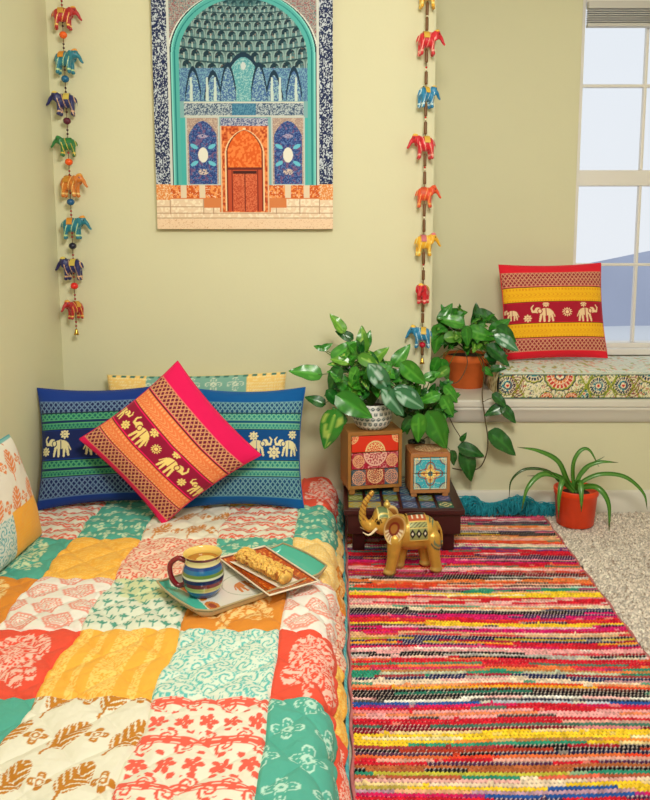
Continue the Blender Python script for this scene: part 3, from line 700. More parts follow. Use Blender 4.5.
# neighbouring thread colour mix inside each weft
alt = PAL_ALT = np.array([PAL[k] for k in ('r', 'k', 'w', 'y', 'm', 'o', 'g', 'c', 'n', 'lp', 'ro')], float)/255
ai = (_tab[rowi & 255, (rowi*7) & 255]*len(alt)).astype(int); pick = noise(Xr*9+rowi*5.1, rowi*9.7) > .50
cR = np.where(pick[..., None], cR*.25+alt[ai]*.75, cR)
cR = cR*(.85+.3*noise(Xr*160, rowi*5.3))[..., None]
lp_ = noise(Xr*25, rowi*2.9) > .9; cR = np.where(lp_[..., None], cR*.5+.5*np.array([.95, .88, .7]), cR)
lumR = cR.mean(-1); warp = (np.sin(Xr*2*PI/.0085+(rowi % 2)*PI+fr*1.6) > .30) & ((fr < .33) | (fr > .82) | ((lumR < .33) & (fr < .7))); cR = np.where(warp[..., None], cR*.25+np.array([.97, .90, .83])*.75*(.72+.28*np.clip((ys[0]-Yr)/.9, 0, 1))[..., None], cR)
gap = (~warp) & ((fr < .15) | (fr > .9)); cR = np.where(gap[..., None], cR*.42, cR)
hr = .004+.0055*np.sin(np.clip(fr, 0, 1)*PI)**.7*(.7+.6*noise(Xr*55+rowi*3, rowi*1.7))+.0018*np.sin(Xr*2*PI/.0085+(rowi % 2)*PI)
cR = np.clip(cR, 0, 1)
hr += .006*(noise(Xr*30+rowi*13.1, rowi*4.4) > .95)
Zr = hr+.002; ex = np.minimum(Xr-RX0, RX1-Xr); Zr = np.where(ex < .004, .001, Zr)
Xd = Xr+(ex < .02)*.0+np.where(Xr > RX1-.01, .006*(noise(rowi*1.9, rowi*.7)-.5), 0)
rg = grid('rag_rug', np.stack([Xd, Yd, Zr], -1), cR, flip=True)
rug = tag(empty('rag_rug', ((RX0+RX1)/2, RY1, 0)), 'multicoloured striped woven rag rug on the carpet beside the quilt', 'rug')
ro = link('woven_field', rg, mat('rug_cotton', vc=True, rough=.95, bump=.5, bscale=500, spec=.1), rug, smooth=False); ro.matrix_parent_inverse = Matrix.Translation(-rug.location)
for x_ in (RX0+.002, RX1-.001):
    pth = [(x_+.003*math.sin(y_*40), y_, .006) for y_ in np.linspace(RY0, RY1, 120)]
    o = tubes('edge_cord', [(pth, .0045)], mat('rug_edge', rgb(190, 110, 110), .9, var=.5, vscale=60), rug); o.matrix_parent_inverse = Matrix.Translation(-rug.location)
# carpet pile
n1, n2 = 210, 330
Xp, Yp = np.meshgrid(np.linspace(RX1+.002, 1.62, n1), np.linspace(-1.35, -.017, n2))
jx = (rng.random(Xp.shape)-.5)*.003; Zp = .001+.009*rng.random(Xp.shape)**1.5+.004*noise(Xp*40, Yp*40)
cp = full(Xp.shape, rgb(232, 220, 208))*(.72+.42*rng.random(Xp.shape))[..., None]; cp = mixm(cp, rng.random(Xp.shape) > .92, rgb(130, 104, 84), .7)
tag(link('carpet_pile', grid('carpet_pile', np.stack([Xp+jx, Yp, Zp], -1), cp), mat('carpet_fibre', vc=True, rough=1, spec=.05), smooth=False), 'speckled beige carpet pile right of the rag rug', 'carpet', kind='stuff')
# teal yarn heap
def yarn():
    paths = []
    x0, x1 = at(448, 500, -.04).x, at(556, 500, -.06).x
    for i in range(240):
        cx = x0+(x1-x0)*random.random(); hgt = .055+.025*math.sin(cx*31)+.01*math.sin(cx*67+1)
        r = .014+.022*random.random(); p0 = random.random()*6.28; pts = []
        ax = random.random()*PI
        for k in range(12):
            a = p0+k*.62; X_ = cx+r*1.5*math.cos(a)*math.cos(ax); Z_ = max(.004, .55*hgt+r*math.sin(a)*.95+.01*(random.random()-.5)); Y_ = -.046+.7*r*math.cos(a)*math.sin(ax)+.010*(random.random()-.5)
            pts.append((X_, min(-.020, Y_-(.02 if X_ > .7 else 0)*0), Z_))
        paths.append((smoothpath(pts, 26), .0018))
    o = tubes('yarn_throw', paths, mat('teal_yarn', rgb(30, 150, 168), .9, var=.3, vscale=50), None, 4)
    tag(o, 'fluffy teal yarn throw bunched along the baseboard behind the rug', 'throw', kind='stuff')
yarn()

# ------------------------------------------------------------------ low side table
TX0, TX1, TY0, TY1, TZ = .018, .405, -.41, -.055, .16
tb = tag(empty('side_table', ((TX0+TX1)/2, (TY0+TY1)/2, .009)), 'low dark red-brown wooden table with painted tiles set in its top', 'table')
tw = mat('dark_wood', rgb(62, 20, 22), .35, var=.35, vscale=14, bump=.1, bscale=60)
def rel(o): o.matrix_parent_inverse = Matrix.Translation(-Vector(o.parent.location)); return o
rel(box('table_top', (TX0, TY0, TZ-.022), (TX1, TY1, TZ-.003), tw, tb, .004))
for a, b_ in (((TX0+.012, TY0+.01, TZ-.088), (TX1-.012, TY0+.026, TZ-.0225)), ((TX0+.012, TY1-.026, TZ-.088), (TX1-.012, TY1-.01, TZ-.0225)), ((TX0+.012, TY0+.0265, TZ-.088), (TX0+.028, TY1-.0265, TZ-.0225)), ((TX1-.028, TY0+.0265, TZ-.088), (TX1-.012, TY1-.0265, TZ-.0225))):
    rel(box('apron', a, b_, tw, tb, .002))
for sx in (0, 1):
    for sy in (0, 1):
        x_ = TX0+.049 if sx == 0 else TX1-.049; y_ = TY0+.047 if sy == 0 else TY1-.047
        rel(box('leg', (x_-.020, y_-.020, .010), (x_+.020, y_+.020, TZ-.0885 if False else TZ-.0235), tw, tb, .005))
tcol = [(206, 180, 60), (60, 90, 150), (96, 130, 60), (220, 190, 80), (50, 120, 160), (150, 160, 60), (90, 50, 110), (40, 110, 90)]
def tilepat(base, ink):
    def f(x, y):
        c = full(x.shape, base); r = np.hypot(x, y); a = np.arctan2(y, x)
        c = mixm(c, (np.abs(r-.6-.1*np.cos(4*a)) < .09) | (r < .22), ink); c = mixm(c, np.maximum(np.abs(x), np.abs(y)) > .88, np.asarray(base)*.35); return c
    return f
def slab_print(name, lo, hi, n, f, m, parent, axis='z'):
    """a thin slab with a printed upper (z) or front (-y) face"""
    lo = Vector(lo); hi = Vector(hi); g = np.linspace(-1, 1, n); U, V = np.meshgrid(g, g)
    if axis == 'z': P = np.stack([(lo.x+hi.x)/2+(hi.x-lo.x)/2*U, (lo.y+hi.y)/2+(hi.y-lo.y)/2*V, np.full(U.shape, hi.z)], -1); D = np.array([0, 0, lo.z-hi.z])
    else: P = np.stack([(lo.x+hi.x)/2+(hi.x-lo.x)/2*U, np.full(U.shape, lo.y), (lo.z+hi.z)/2+(hi.z-lo.z)/2*V], -1); D = np.array([0, hi.y-lo.y, 0])
    col = f(U, V); e = np.maximum(np.abs(U), np.abs(V)); P = P+D*((e > .999)*.12)[..., None]
    ri = np.concatenate([np.arange(n), np.arange(1, n)*n+n-1, (n-1)*n+np.arange(n-2, -1, -1), np.arange(n-2, 0, -1)*n])
    Vv = np.concatenate([P.reshape(-1, 3), P.reshape(-1, 3)[ri]+D*.88]); k = len(ri); a = np.arange(k); off = n*n
    Fc = np.concatenate([gridfaces(n, n), np.stack([ri[(a+1) % k], ri, off+a, off+(a+1) % k], -1)])
    cc = np.concatenate([col.reshape(-1, 3), col.reshape(-1, 3)[ri]*.8])
    return link(name, npmesh(name, Vv, Fc, cc), m, parent, smooth=False)
k = 0
for j in range(5):
    for i in range(6):
        x_ = TX0+.015+i*.058; y_ = TY0+.014+j*.066; b_ = rgb(*tcol[(i*3+j*5+i*j) % 8]); q_ = rgb(*tcol[(i*5+j*3+2) % 8])
        rel(slab_print('tile', (x_, y_, TZ-.004), (x_+.050, y_+.056, TZ), 17, tilepat(b_*.8, q_*.5+.4), PAINT, tb))

# ------------------------------------------------------------------ drawer boxes
def rose(x, y, cx, cy, R, n=8):
    r = np.hypot(x-cx, y-cy)/R; a = np.arctan2(y-cy, x-cx)
    return (np.abs(r-.95) < .06) | (np.abs(r-.62-.1*np.cos(n*a)) < .08) | ((r < .45) & (np.cos(n*a) > .2) & (r > .15)) | (r < .1) | ((r > .72) & (r < .9) & (np.cos(n*2.5*a) > .3))
def dr1(U, V):
    c = full(U.shape, rgb(226, 52, 26)); y = V*.3; c = mixm(c, rose(U, y, 0, -.3, .42, 12) , rgb(242, 214, 150)); c = mixm(c, rose(U, y, -1, .3, .28) | rose(U, y, 1, .3, .28) | (np.hypot(U, y+.3) > 9), rgb(242, 200, 140)); return c
def dr2(U, V):
    c = full(U.shape, rgb(176, 22, 54)); y = V*.3; n_ = noise(U*18+3, y*18)
    c = mixm(c, (np.abs(np.sin(PI*4*fbm(U*5, y*5+3))) < .35), rgb(226, 150, 150)); c = mixm(c, rose(U, y, 0, .3, .5, 10), rgb(240, 190, 170)); c = mixm(c, rose(U, y, -.72, 0, .24) | rose(U, y, .72, 0, .24), rgb(240, 180, 130)); return c
def dr3(U, V):
    c = full(U.shape, rgb(150, 34, 40)); y = V*.3
    c = mixm(c, (np.abs(U) > .4), rgb(56, 92, 110)); c = mixm(c, rose(U, y, 0, .1, .34, 10), rgb(240, 196, 150)); c = mixm(c, rose(U, y, -.7, 0, .28) | rose(U, y, .7, 0, .28), rgb(232, 170, 140)); c = mixm(c, np.abs(np.sin(PI*5*fbm(U*6+9, y*6+3))) < .2, rgb(220, 120, 80)); return c
wood = mat('honey_wood', rgb(166, 110, 48), .55, var=.3, vscale=22, bump=.15, bscale=80)
wood2 = mat('light_wood', rgb(176, 116, 66), .55, var=.2, vscale=22, bump=.1, bscale=80)
BW, BD, BH = .186, .13, .216
cb_ = tag(empty('drawer_chest', (.033, -.282, TZ), math.radians(11)), 'small wooden chest with three red painted drawers, left on the low table', 'chest')
bm = bmesh.new(); th = .011
for lo, hi in (((0, 0, .02), (th, BD, BH)), ((BW-th, 0, .02), (BW, BD, BH)), ((th, 0, .02), (BW-th, BD, .032)), ((th, 0, BH-.013), (BW-th, BD, BH)), ((th, BD-.008, .032), (BW-th, BD, BH-.013)),
               ((th, .004, .086), (BW-th, BD-.01, .089)), ((th, .004, .144), (BW-th, BD-.01, .147))): add_box(bm, lo, hi, .0015)
link('body', bmesh_to('body', bm), wood, cb_, smooth=False)
for x_ in (.006, BW-.026):
    for y_ in (.006, BD-.026): box('foot', (x_, y_, 0), (x_+.02, y_+.02, .0205), wood, cb_, .004)
for (z_, f_, lb) in ((.0325, dr3, 'drawer painted dark red and slate with cream rosettes'), (.0895, dr2, 'drawer painted crimson with pale scrolls'), (.1475, dr1, 'drawer painted orange-red with a cream half rosette')):
    d = empty('drawer', (0, 0, 0)); bpy.data.objects.remove(d)
    o = slab_print('drawer', (th+.002, -.002, z_), (BW-th-.002, .012, z_+.0535), 90, f_, PAINT, cb_, 'y'); o['label'] = lb
def doorp(U, V):
    c = full(U.shape, rgb(58, 178, 196)); r = np.hypot(U, V); a = np.arctan2(V, U)
    for sx in (-1, 1):
        for sy in (-1, 1): c = mixm(c, rose(U, V, sx, sy, .38, 6), rgb(226, 190, 130)); c = mixm(c, (np.hypot(U-sx, V-sy) < .48) & (np.hypot(U-sx, V-sy) > .42), rgb(130, 40, 40), .9)
    c = mixm(c, (np.abs(np.sin(PI*4*fbm(U*3+4, V*3+8))) < .2) & (r < .9), rgb(220, 226, 200), .8); c = mixm(c, np.abs(r-.56-.16*np.cos(4*a)) < .04, rgb(150, 60, 50)); c = mixm(c, r < .42+.16*np.cos(4*a), rgb(232, 190, 110)); c = mixm(c, r < .32+.1*np.cos(8*a), rgb(196, 76, 60)); c = mixm(c, r < .27+.06*np.cos(8*a), rgb(250, 224, 130)); c = mixm(c, r < .12, rgb(60, 120, 140))
    c = mixm(c, np.abs(np.maximum(np.abs(U), np.abs(V))-.93) < .025, rgb(230, 222, 190)); return c
SW, SD, SH = .132, .12, .148
sb = tag(empty('spice_box', (.240, -.300, TZ), math.radians(4)), 'small wooden box with turquoise painted drawers, right on the low table', 'box')
bm = bmesh.new(); th = .010
for lo, hi in (((0, 0, .014), (th, SD, SH)), ((SW-th, 0, .014), (SW, SD, SH)), ((th, 0, .014), (SW-th, SD, .026)), ((th, 0, SH-.012), (SW-th, SD, SH)), ((th, SD-.008, .026), (SW-th, SD, SH-.012)), ((SW/2-.0015, .003, .026), (SW/2+.0015, SD-.01, SH-.012)), ((th, .003, .079), (SW/2-.0016, SD-.01, .082)), ((SW/2+.0016, .003, .079), (SW-th, SD-.01, .082))): add_box(bm, lo, hi, .001)
link('body', bmesh_to('body', bm), wood2, sb, smooth=False)
for x_ in (.003, SW-.023):
    for y_ in (.003, SD-.023): box('foot', (x_, y_, 0), (x_+.02, y_+.02, .0145), wood2, sb, .004)
for ix in (0, 1):
    for iz in (0, 1):
        x0 = th+.001+ix*(SW/2-th+.0005); x1 = x0+SW/2-th-.0025; z0 = .027+iz*.0555; z1 = z0+.0515
        slab_print('drawer', (x0, -.002, z0), (x1, .01, z1), 40, (lambda ix, iz: (lambda U, V: doorp((U+1)/2-1+ix, (V+1)/2-1+iz)))(ix, iz), PAINT, sb, 'y')
def topcarve(U, V):
    c = full(U.shape, rgb(176, 116, 70)); c = mixm(c, rose(U, V, 0, 0, .7, 8), rgb(236, 208, 160)); c = mixm(c, np.abs(np.sin(PI*5*fbm(U*4, V*4))) < .25, rgb(150, 50, 40), .8); return c
slab_print('carved_top', (.004, .003, SH), (SW-.004, SD-.003, SH+.003), 50, topcarve, PAINT, sb)
# ------------------------------------------------------------------ voxel-blended bodies (elephants)
def add_ell(bm, c, r, rot=None, seg=14):
    M = Matrix.Translation(c) @ (rot.to_matrix().to_4x4() if rot else Matrix.Identity(4)) @ Matrix.Diagonal((*r, 1))
    bmesh.ops.create_uvsphere(bm, u_segments=seg, v_segments=seg-4, radius=1, matrix=M)
def add_caps(bm, pts, rads, n=10):
    v, f = tube_arr(smoothpath(pts, max(10, len(pts)*4)), np.interp(np.linspace(0, 1, max(10, len(pts)*4)), np.linspace(0, 1, len(rads)), rads), n)
    vs = [bm.verts.new(tuple(q)) for q in v]
    for g in f:
        for r_ in g:
            try: bm.faces.new([vs[int(i)] for i in r_])
            except Exception: pass
    for p_, r_ in ((pts[0], rads[0]), (pts[-1], rads[-1])): add_ell(bm, p_, (r_, r_, r_), seg=10)
def blend(bm, vox, it=6):
    me = bmesh_to('tmp', bm); o = bpy.data.objects.new('tmp', me); COL.objects.link(o)
    m = o.modifiers.new('r', 'REMESH'); m.mode = 'VOXEL'; m.voxel_size = vox
    s = o.modifiers.new('s', 'SMOOTH'); s.factor = .5; s.iterations = it
    dg = bpy.context.evaluated_depsgraph_get(); out = bpy.data.meshes.new_from_object(o.evaluated_get(dg))
    bpy.data.objects.remove(o); return out
def ele_base(trunk, vox=.022, legs=((-.26, -.13), (-.22, .13), (.26, -.13), (.22, .13)), splay=0., ears=False):
    bm = bmesh.new()                    # faces -X, unit body ~1.1 long, feet at z=0
    add_ell(bm, (.02, 0, .56), (.38, .23, .25+(.04 if ears else 0))); add_ell(bm, (.2, 0, .56), (.22, .22, .24)); add_ell(bm, (-.2, 0, .60), (.2, .2, .24))
    add_ell(bm, (-.46, 0, .74), (.19, .16, .19)); add_ell(bm, (-.5, 0, .84), (.12, .13, .1)); add_caps(bm, [(-.3, 0, .66), (-.44, 0, .72)], [.17, .15])
    for i, (x, y) in enumerate(legs):
        dx = splay*(-1 if x < 0 else 1)
        add_caps(bm, [(x, y, .5), (x+dx*.4, y, .25), (x+dx, y, .06)], [.13, .095, .085]); add_ell(bm, (x+dx-.01, y, .05), (.105, .095, .05))
    add_caps(bm, trunk, [.105, .085, .065, .05, .04][:max(2, len(trunk))])
    add_caps(bm, [(.40, 0, .68), (.47, 0, .55), (.49, 0, .35)], [.03, .022, .02])
    if ears:
        for s_ in (-1, 1): add_ell(bm, (-.34, s_*.19, .66), (.15, .05, .2), Euler((0, .2, s_*-.35)))
    return blend(bm, vox)
TR_UP = [(-.58, 0, .72), (-.74, 0, .62), (-.86, 0, .72), (-.80, 0, .96), (-.70, 0, 1.06)]
TR_DN = [(-.56, 0, .72), (-.68, 0, .62), (-.77, 0, .47), (-.84, 0, .40)]
base_toy = ele_base(TR_DN, .03, splay=.05, ears=True)
SATIN = mat('stuffed_satin', vc=True, rough=.4, sheen=.2)
def toy_mesh(bc, stripe, hat):
    me = base_toy.copy(); n = len(me.vertices); co = np.empty(n*3, np.float32); me.vertices.foreach_get('co', co); co = co.reshape(-1, 3)
    c = np.repeat(rgb(*bc)[None], n, 0); x, y, z = co.T
    s_ = (np.abs(((x*4.2+z*1.5) % 1)-.5) < .07) & (x > -.35); c[s_] = rgb(*stripe)
    f_ = (np.abs(z-.14) < .03); c[f_] = rgb(*stripe)
    h_ = (z > .84) & (x < -.35); c[h_] = rgb(*hat)
    e_ = (np.abs(y) > .12) & (np.hypot(x+.56, z-.76) < .035); c[e_] = 0.02
    setcol(me, c); return me
def bead_mesh(r, hgt=.9, n=10):
    bm = bmesh.new(); bmesh.ops.create_uvsphere(bm, u_segments=n, v_segments=6, radius=r, matrix=Matrix.Diagonal((1, 1, hgt, 1))); return bmesh_to('bead', bm)
TC = dict(red=((176, 26, 32), (236, 190, 90), (220, 160, 60)), teal=((22, 118, 138), (190, 214, 150), (230, 150, 40)), navy=((26, 30, 92), (214, 170, 130), (226, 200, 90)), green=((34, 112, 52), (224, 190, 70), (40, 130, 60)),
          orange=((206, 118, 34), (240, 200, 120), (220, 150, 50)), turq=((28, 128, 176), (200, 226, 230), (240, 196, 70)), scar=((206, 26, 42), (240, 170, 150), (240, 190, 70)), dor=((224, 78, 36), (244, 170, 90), (230, 90, 50)), yel=((234, 176, 36), (244, 226, 130), (220, 120, 130)))
CN = dict(red='dark red', teal='teal', navy='navy blue', green='green', orange='ochre orange', turq='turquoise blue', scar='scarlet', dor='vermilion', yel='yellow')
def garland(name, px_of_y, Y, seq, label, beads, bead_cols, tube_bead, bell):
    top = at(px_of_y(-30), -30, Y); root = tag(empty(name, top), label, 'garland', 'hanging elephant garlands')
    inv = Matrix.Translation(-top)
    def put(o): o.matrix_parent_inverse = inv; return o
    ylast = seq[-1][1]+ (24 if not tube_bead else 24)
    X0 = top.x
    zs = [at(px_of_y(v_), v_, Y).z for v_ in (-30, ylast)]
    put(tubes('string', [([(X0, Y, zs[0]), (X0, Y, (zs[0]+zs[1])/2), (X0, Y, zs[1])], .0012)], mat('thread', rgb(90, 50, 30), .8), root, 5))
    XS = .80 if tube_bead else .88
    for (k_, y_, face, yaw, sc) in seq:
        c_ = at(px_of_y(y_), y_, Y); o = link('elephant', toy_mesh(*TC[k_]), SATIN, root); o['label'] = CN[k_]+' stuffed cloth elephant'
        S = sc*.088
        M = Matrix.Translation((X0, Y, c_.z)) @ Matrix.Rotation(yaw, 4, 'Z') @ Matrix.Scale(-1 if face > 0 else 1, 4, (1, 0, 0)) @ Matrix.Rotation(0, 4, 'Y') @ Matrix.Diagonal((S*XS, S, S, 1)) @ Matrix.Translation((0, 0, -.52))
        if face > 0:
            M = Matrix.Translation((X0, Y, c_.z)) @ Matrix.Rotation(PI+yaw, 4, 'Z') @ Matrix.Diagonal((S*XS, S, S, 1)) @ Matrix.Translation((0, 0, -.52))
        o.matrix_parent_inverse = inv; o.matrix_basis = M
        # saddle cloth as a sub-part
        g = np.linspace(-1, 1, 9); a_, b2 = np.meshgrid(np.linspace(-.13, .13, 5), np.linspace(-1.5, 1.5, 13))
        P_ = np.stack([a_+.05, .268*np.sin(b2), .56+.292*np.cos(b2)], -1)
        link('saddle_cloth', grid('saddle_cloth', P_), mat('saddle_'+k_, np.array(rgb(*TC[k_][2]))*.9, .5), o)
    for (kind, y_, cc, r_) in beads:
        z_ = at(px_of_y(y_), y_, Y).z
        if kind == 'b':
            o = link('bead', bead_mesh(r_), mat('bead_'+str(cc), rgb(*cc), .25), root); o.matrix_parent_inverse = inv; o.location = (X0, Y, z_)
        elif kind == 't':
            o = lathe('tube_bead', [(0, -r_), (.0048, -r_), (.0056, -r_*.8), (.0056, r_*.8), (.0048, r_), (0, r_)], mat('wood_bead', rgb(112, 74, 36), .5), root, 10); o.matrix_parent_inverse = inv; o.location = (X0, Y, z_)
    zb = at(px_of_y(bell), bell, Y).z
    o = lathe('bell', [(.001, .012), (.003, .011), (.005, .006), (.0065, -.002), (.0095, -.010), (.0088, -.0102), (.005, -.002), (.001, .005)], mat('bell_brass', rgb(206, 164, 74), .3, metal=1), root, 16); o.matrix_parent_inverse = inv; o.location = (X0, Y, zb)
    return root
lx = lambda y: 61.5+.0405*y
seqL = [('red', 16, 1, .2, .95), ('teal', 60, 1, -.1, 1), ('navy', 102, -1, .1, 1), ('green', 145, -1, .25, .85), ('orange', 184, 1, -.2, 1), ('teal', 226, 1, .1, 1), ('navy', 267, -1, -.1, 1), ('red', 308, -1, .9, .85)]
bd = []
for (y_, c_) in ((35, (240, 100, 30)), (79, (24, 96, 140)), (121, (90, 24, 50)), (162, (240, 90, 24)), (202, (30, 90, 140)), (246, (30, 30, 50)), (286, (226, 40, 36)), (-8, (230, 90, 30))):
    bd.append(('b', y_, c_, .0135))
    for q in (-9, -13, 9, 13): bd.append(('b', y_+q, (150, 30, 40) if (q+y_) % 2 else (60, 30, 40), .004))
for q in (322, 326): bd.append(('b', q, (150, 30, 40), .004))
garland('elephant_garland', lx, -.045, seqL, 'hanging string of small cloth elephants and round beads in the left corner', bd, None, False, 332)
rx = lambda y: 427-.0245*y
seqR = [('yel', -6, 1, 0, 1), ('scar', 41, 1, .1, 1.05), ('turq', 95, 1, .45, .95), ('scar', 145, -1, .1, 1.05), ('dor', 195, 1, -.1, .95), ('yel', 243, 1, .1, 1), ('scar', 292, -1, 1.2, .9), ('turq', 335, -1, -.1, 1)]
bd = []
for (_k, y_, *_r) in seqR:
    for q in (-17, 15): bd.append(('t', y_+q, None, .021 if y_ < 280 else .017))
    for q, c_ in ((-27.5, (200, 40, 30)), (-25.5, (240, 230, 200))):
        bd.append(('b', y_+q+52 if False else y_+q, c_, .004))
bd.append(('b', 345, (196, 24, 52), .012)); bd.append(('b', 354, (90, 50, 30), .006))
garland('elephant_garland', rx, -.045, seqR, 'hanging string of small cloth elephants and brown tube beads by the wall edge', bd, None, True, 361)

# ------------------------------------------------------------------ brass elephant figurine
S = .194
ef = tag(empty('elephant_figurine', (0, 0, 0)), 'golden elephant figurine with raised trunk, standing on the rug before the table', 'figurine')
pe = atz(408, 573, .0115)
ef.location = (pe.x+.012, pe.y+.02, .0125); ef.rotation_euler = (0, 0, math.radians(9)); ef.scale = (S, S, S*1.1)
body = ele_base([(-.56, 0, .74), (-.67, 0, .68), (-.78, 0, .80), (-.76, 0, 1.0), (-.64, 0, 1.17)], .0135, legs=((-.30, -.13), (-.10, .13), (.30, -.13), (.20, .13)), splay=.07)
n = len(body.vertices); co = np.empty(n*3, np.float32); body.vertices.foreach_get('co', co); x, y, z = co.reshape(-1, 3).T
c = np.repeat(rgb(214, 170, 76)[None], n, 0)
c[(z < .1)] = rgb(214, 178, 96); m_ = (np.abs(((x+z)*14) % 1-.5) < .12) & (x < -.62) & (z > .78); c[m_] = rgb(120, 50, 30)
m_ = (x > .28) & (np.abs(np.hypot(x-.45, z-.60)-.2) < .018); c[m_] = rgb(120, 150, 120); m_ = (x > .24) & (np.abs(np.hypot(x-.45, z-.60)-.25) < .012); c[m_] = rgb(90, 110, 90)
m_ = (np.hypot(x+.56, z-.77) < .028) & (np.abs(y) > .1); c[m_] = rgb(40, 24, 16); m_ = (np.abs(np.hypot(x+.56, z-.775)-.045) < .01) & (np.abs(y) > .09) & (z > .775); c[m_] = rgb(70, 40, 20)
setcol(body, c); GOLD = mat('gilded_resin', vc=True, rough=.32, metal=.42, var=.25, vscale=9, bump=.1, bscale=40)
link('body', body, GOLD, ef)
# ears
for s_ in (-1, 1):
    a_ = np.linspace(0, 2*PI, 36, endpoint=False); rr = np.linspace(0, 1, 12); Rr, Aa = np.meshgrid(rr, a_, indexing='ij')
    ex_ = .165*Rr*np.cos(Aa)*(1+.12*np.sin(Aa)); ez_ = .21*Rr*np.sin(Aa); bow = .05*Rr**2
    P_ = np.stack([-.33+ex_+.03*np.sin(Aa)*Rr, s_*(.185+.02*np.cos(Aa*1.0)*Rr+bow), .69+ez_], -1)
    cc = full(Rr.shape, rgb(176, 120, 52)); cc = mixm(cc, Rr > .88, rgb(226, 196, 130)); cc = mixm(cc, (Rr > .5) & (Rr < .88) & (np.sin(Aa) < .1) & (np.abs(np.sin(Aa*9)) > .35), rgb(246, 236, 206)); cc = mixm(cc, (Rr < .46) & (Rr > .3), rgb(130, 44, 28)); cc = mixm(cc, (Rr < .8) & (Rr > .52) & (np.sin(Aa) >= .1), rgb(150, 96, 40))
    P2 = P_.copy(); P2[..., 1] -= s_*.022
    nV = P_.shape[0]*P_.shape[1]
    Fc = np.concatenate([gridfaces(12, 36, 0, s_ < 0, True), gridfaces(12, 36, nV, s_ > 0, True)])
    i_ = np.arange(36); o_ = 11*36; rim = np.stack([o_+i_, o_+(i_+1) % 36, nV+o_+(i_+1) % 36, nV+o_+i_], -1)
    me = npmesh('ear', np.concatenate([P_.reshape(-1, 3), P2.reshape(-1, 3)]), np.concatenate([Fc, rim]), np.concatenate([cc.reshape(-1, 3)]*2))
    link('ear', me, mat('painted_gilding', vc=True, rough=.4, metal=.2), ef)
# saddle blanket draped over the back, hugging the body
xs_ = np.linspace(-.10, .20, 40); th_ = np.linspace(-1.75, 1.75, 90); Xa, Ta = np.meshgrid(xs_, th_)
rY = .243*np.sqrt(np.clip(1-((Xa-.05)/.62)**2, 0, 1)); rZ = .268*np.sqrt(np.clip(1-((Xa-.05)/.62)**2, 0, 1))
P_ = np.stack([Xa, rY*np.sin(Ta)*1.03, .565+rZ*np.cos(Ta)*1.02], -1)
u_ = (Xa+.10)/.30; t_ = np.abs(Ta)/1.75
c = full(Xa.shape, rgb(150, 154, 96)); c = mixm(c, t_ < .38, rgb(190, 90, 50)); c = mixm(c, (t_ < .3) & (np.abs(np.sin(u_*12)) < .5), rgb(236, 226, 200)); c = mixm(c, t_ < .12, rgb(60, 40, 30))
c = mixm(c, (np.abs(t_-.40) < .025) | (np.abs(t_-.62) < .02) | (t_ > .97), rgb(222, 190, 100))
dd = np.abs(((u_*3) % 1)-.5)*2+np.abs((t_-.79)/.15); c = mixm(c, (t_ > .63) & (dd < 1), rgb(34, 28, 26)); c = mixm(c, (t_ > .63) & (dd < .42), rgb(236, 230, 206)); c = mixm(c, (t_ > .42) & (t_ < .6) & (np.abs(np.sin(u_*14+t_*30)) < .4), rgb(80, 60, 30))
c = mixm(c, (u_ < .05) | (u_ > .95), rgb(214, 180, 90))
link('saddle_blanket', grid('saddle_blanket', P_, c), mat('painted_gilding', vc=True), ef)
# crown on the head
a_, b2 = np.meshgrid(np.linspace(-.09, .09, 14), np.linspace(-1.2, 1.2, 20)); P_ = np.stack([-.48+a_, .165*np.sin(b2), .775+.185*np.cos(b2)-a_**2*3], -1)
c = full(a_.shape, rgb(110, 130, 84)); c = mixm(c, np.abs(a_) > .07, rgb(230, 210, 130)); c = mixm(c, np.abs(np.sin(b2*8)) < .3, rgb(214, 186, 96))
link('head_cloth', grid('head_cloth', P_, c), mat('painted_gilding', vc=True), ef)
bm = bmesh.new(); add_ell(bm, (-.40, 0, .985), (.055, .055, .05)); add_ell(bm, (-.40, 0, 1.03), (.025, .025, .03)); link('finial', bmesh_to('finial', bm), mat('gold_plain', rgb(222, 190, 104), .35, metal=.5), ef)
for s_ in (-1, 1): tubes('tusk', [(smoothpath([(-.58, s_*.1, .68), (-.70, s_*.12, .60), (-.80, s_*.11, .64)], 10), np.linspace(.022, .006, 10))], mat('ivory_paint', rgb(240, 226, 190), .35), ef, 8)

# ------------------------------------------------------------------ tray, mug, plate, pastry
ZQ = ZT+.0165
c4 = [atz(160, 588, ZQ), atz(194, 625, ZQ), atz(324, 581, ZQ), atz(286, 548, ZQ)]
tl = (c4[0]+c4[1])/2; trr = (c4[2]+c4[3])/2; axis = (trr-tl); tlen = axis.length; tang = math.atan2(axis.y, axis.x); twd = ((c4[0]-c4[1]).length+(c4[2]-c4[3]).length)/2*.95
tc_ = (tl+trr)/2
tray = tag(empty('serving_tray', (tc_.x, tc_.y, ZQ), tang), 'white tray with teal scalloped ends and an elephant print, lying on the quilt', 'tray')
n = 130; U, V = np.meshgrid(np.linspace(-1, 1, n+60), np.linspace(-1, 1, n))
ax_ = tlen/2; ay = twd/2
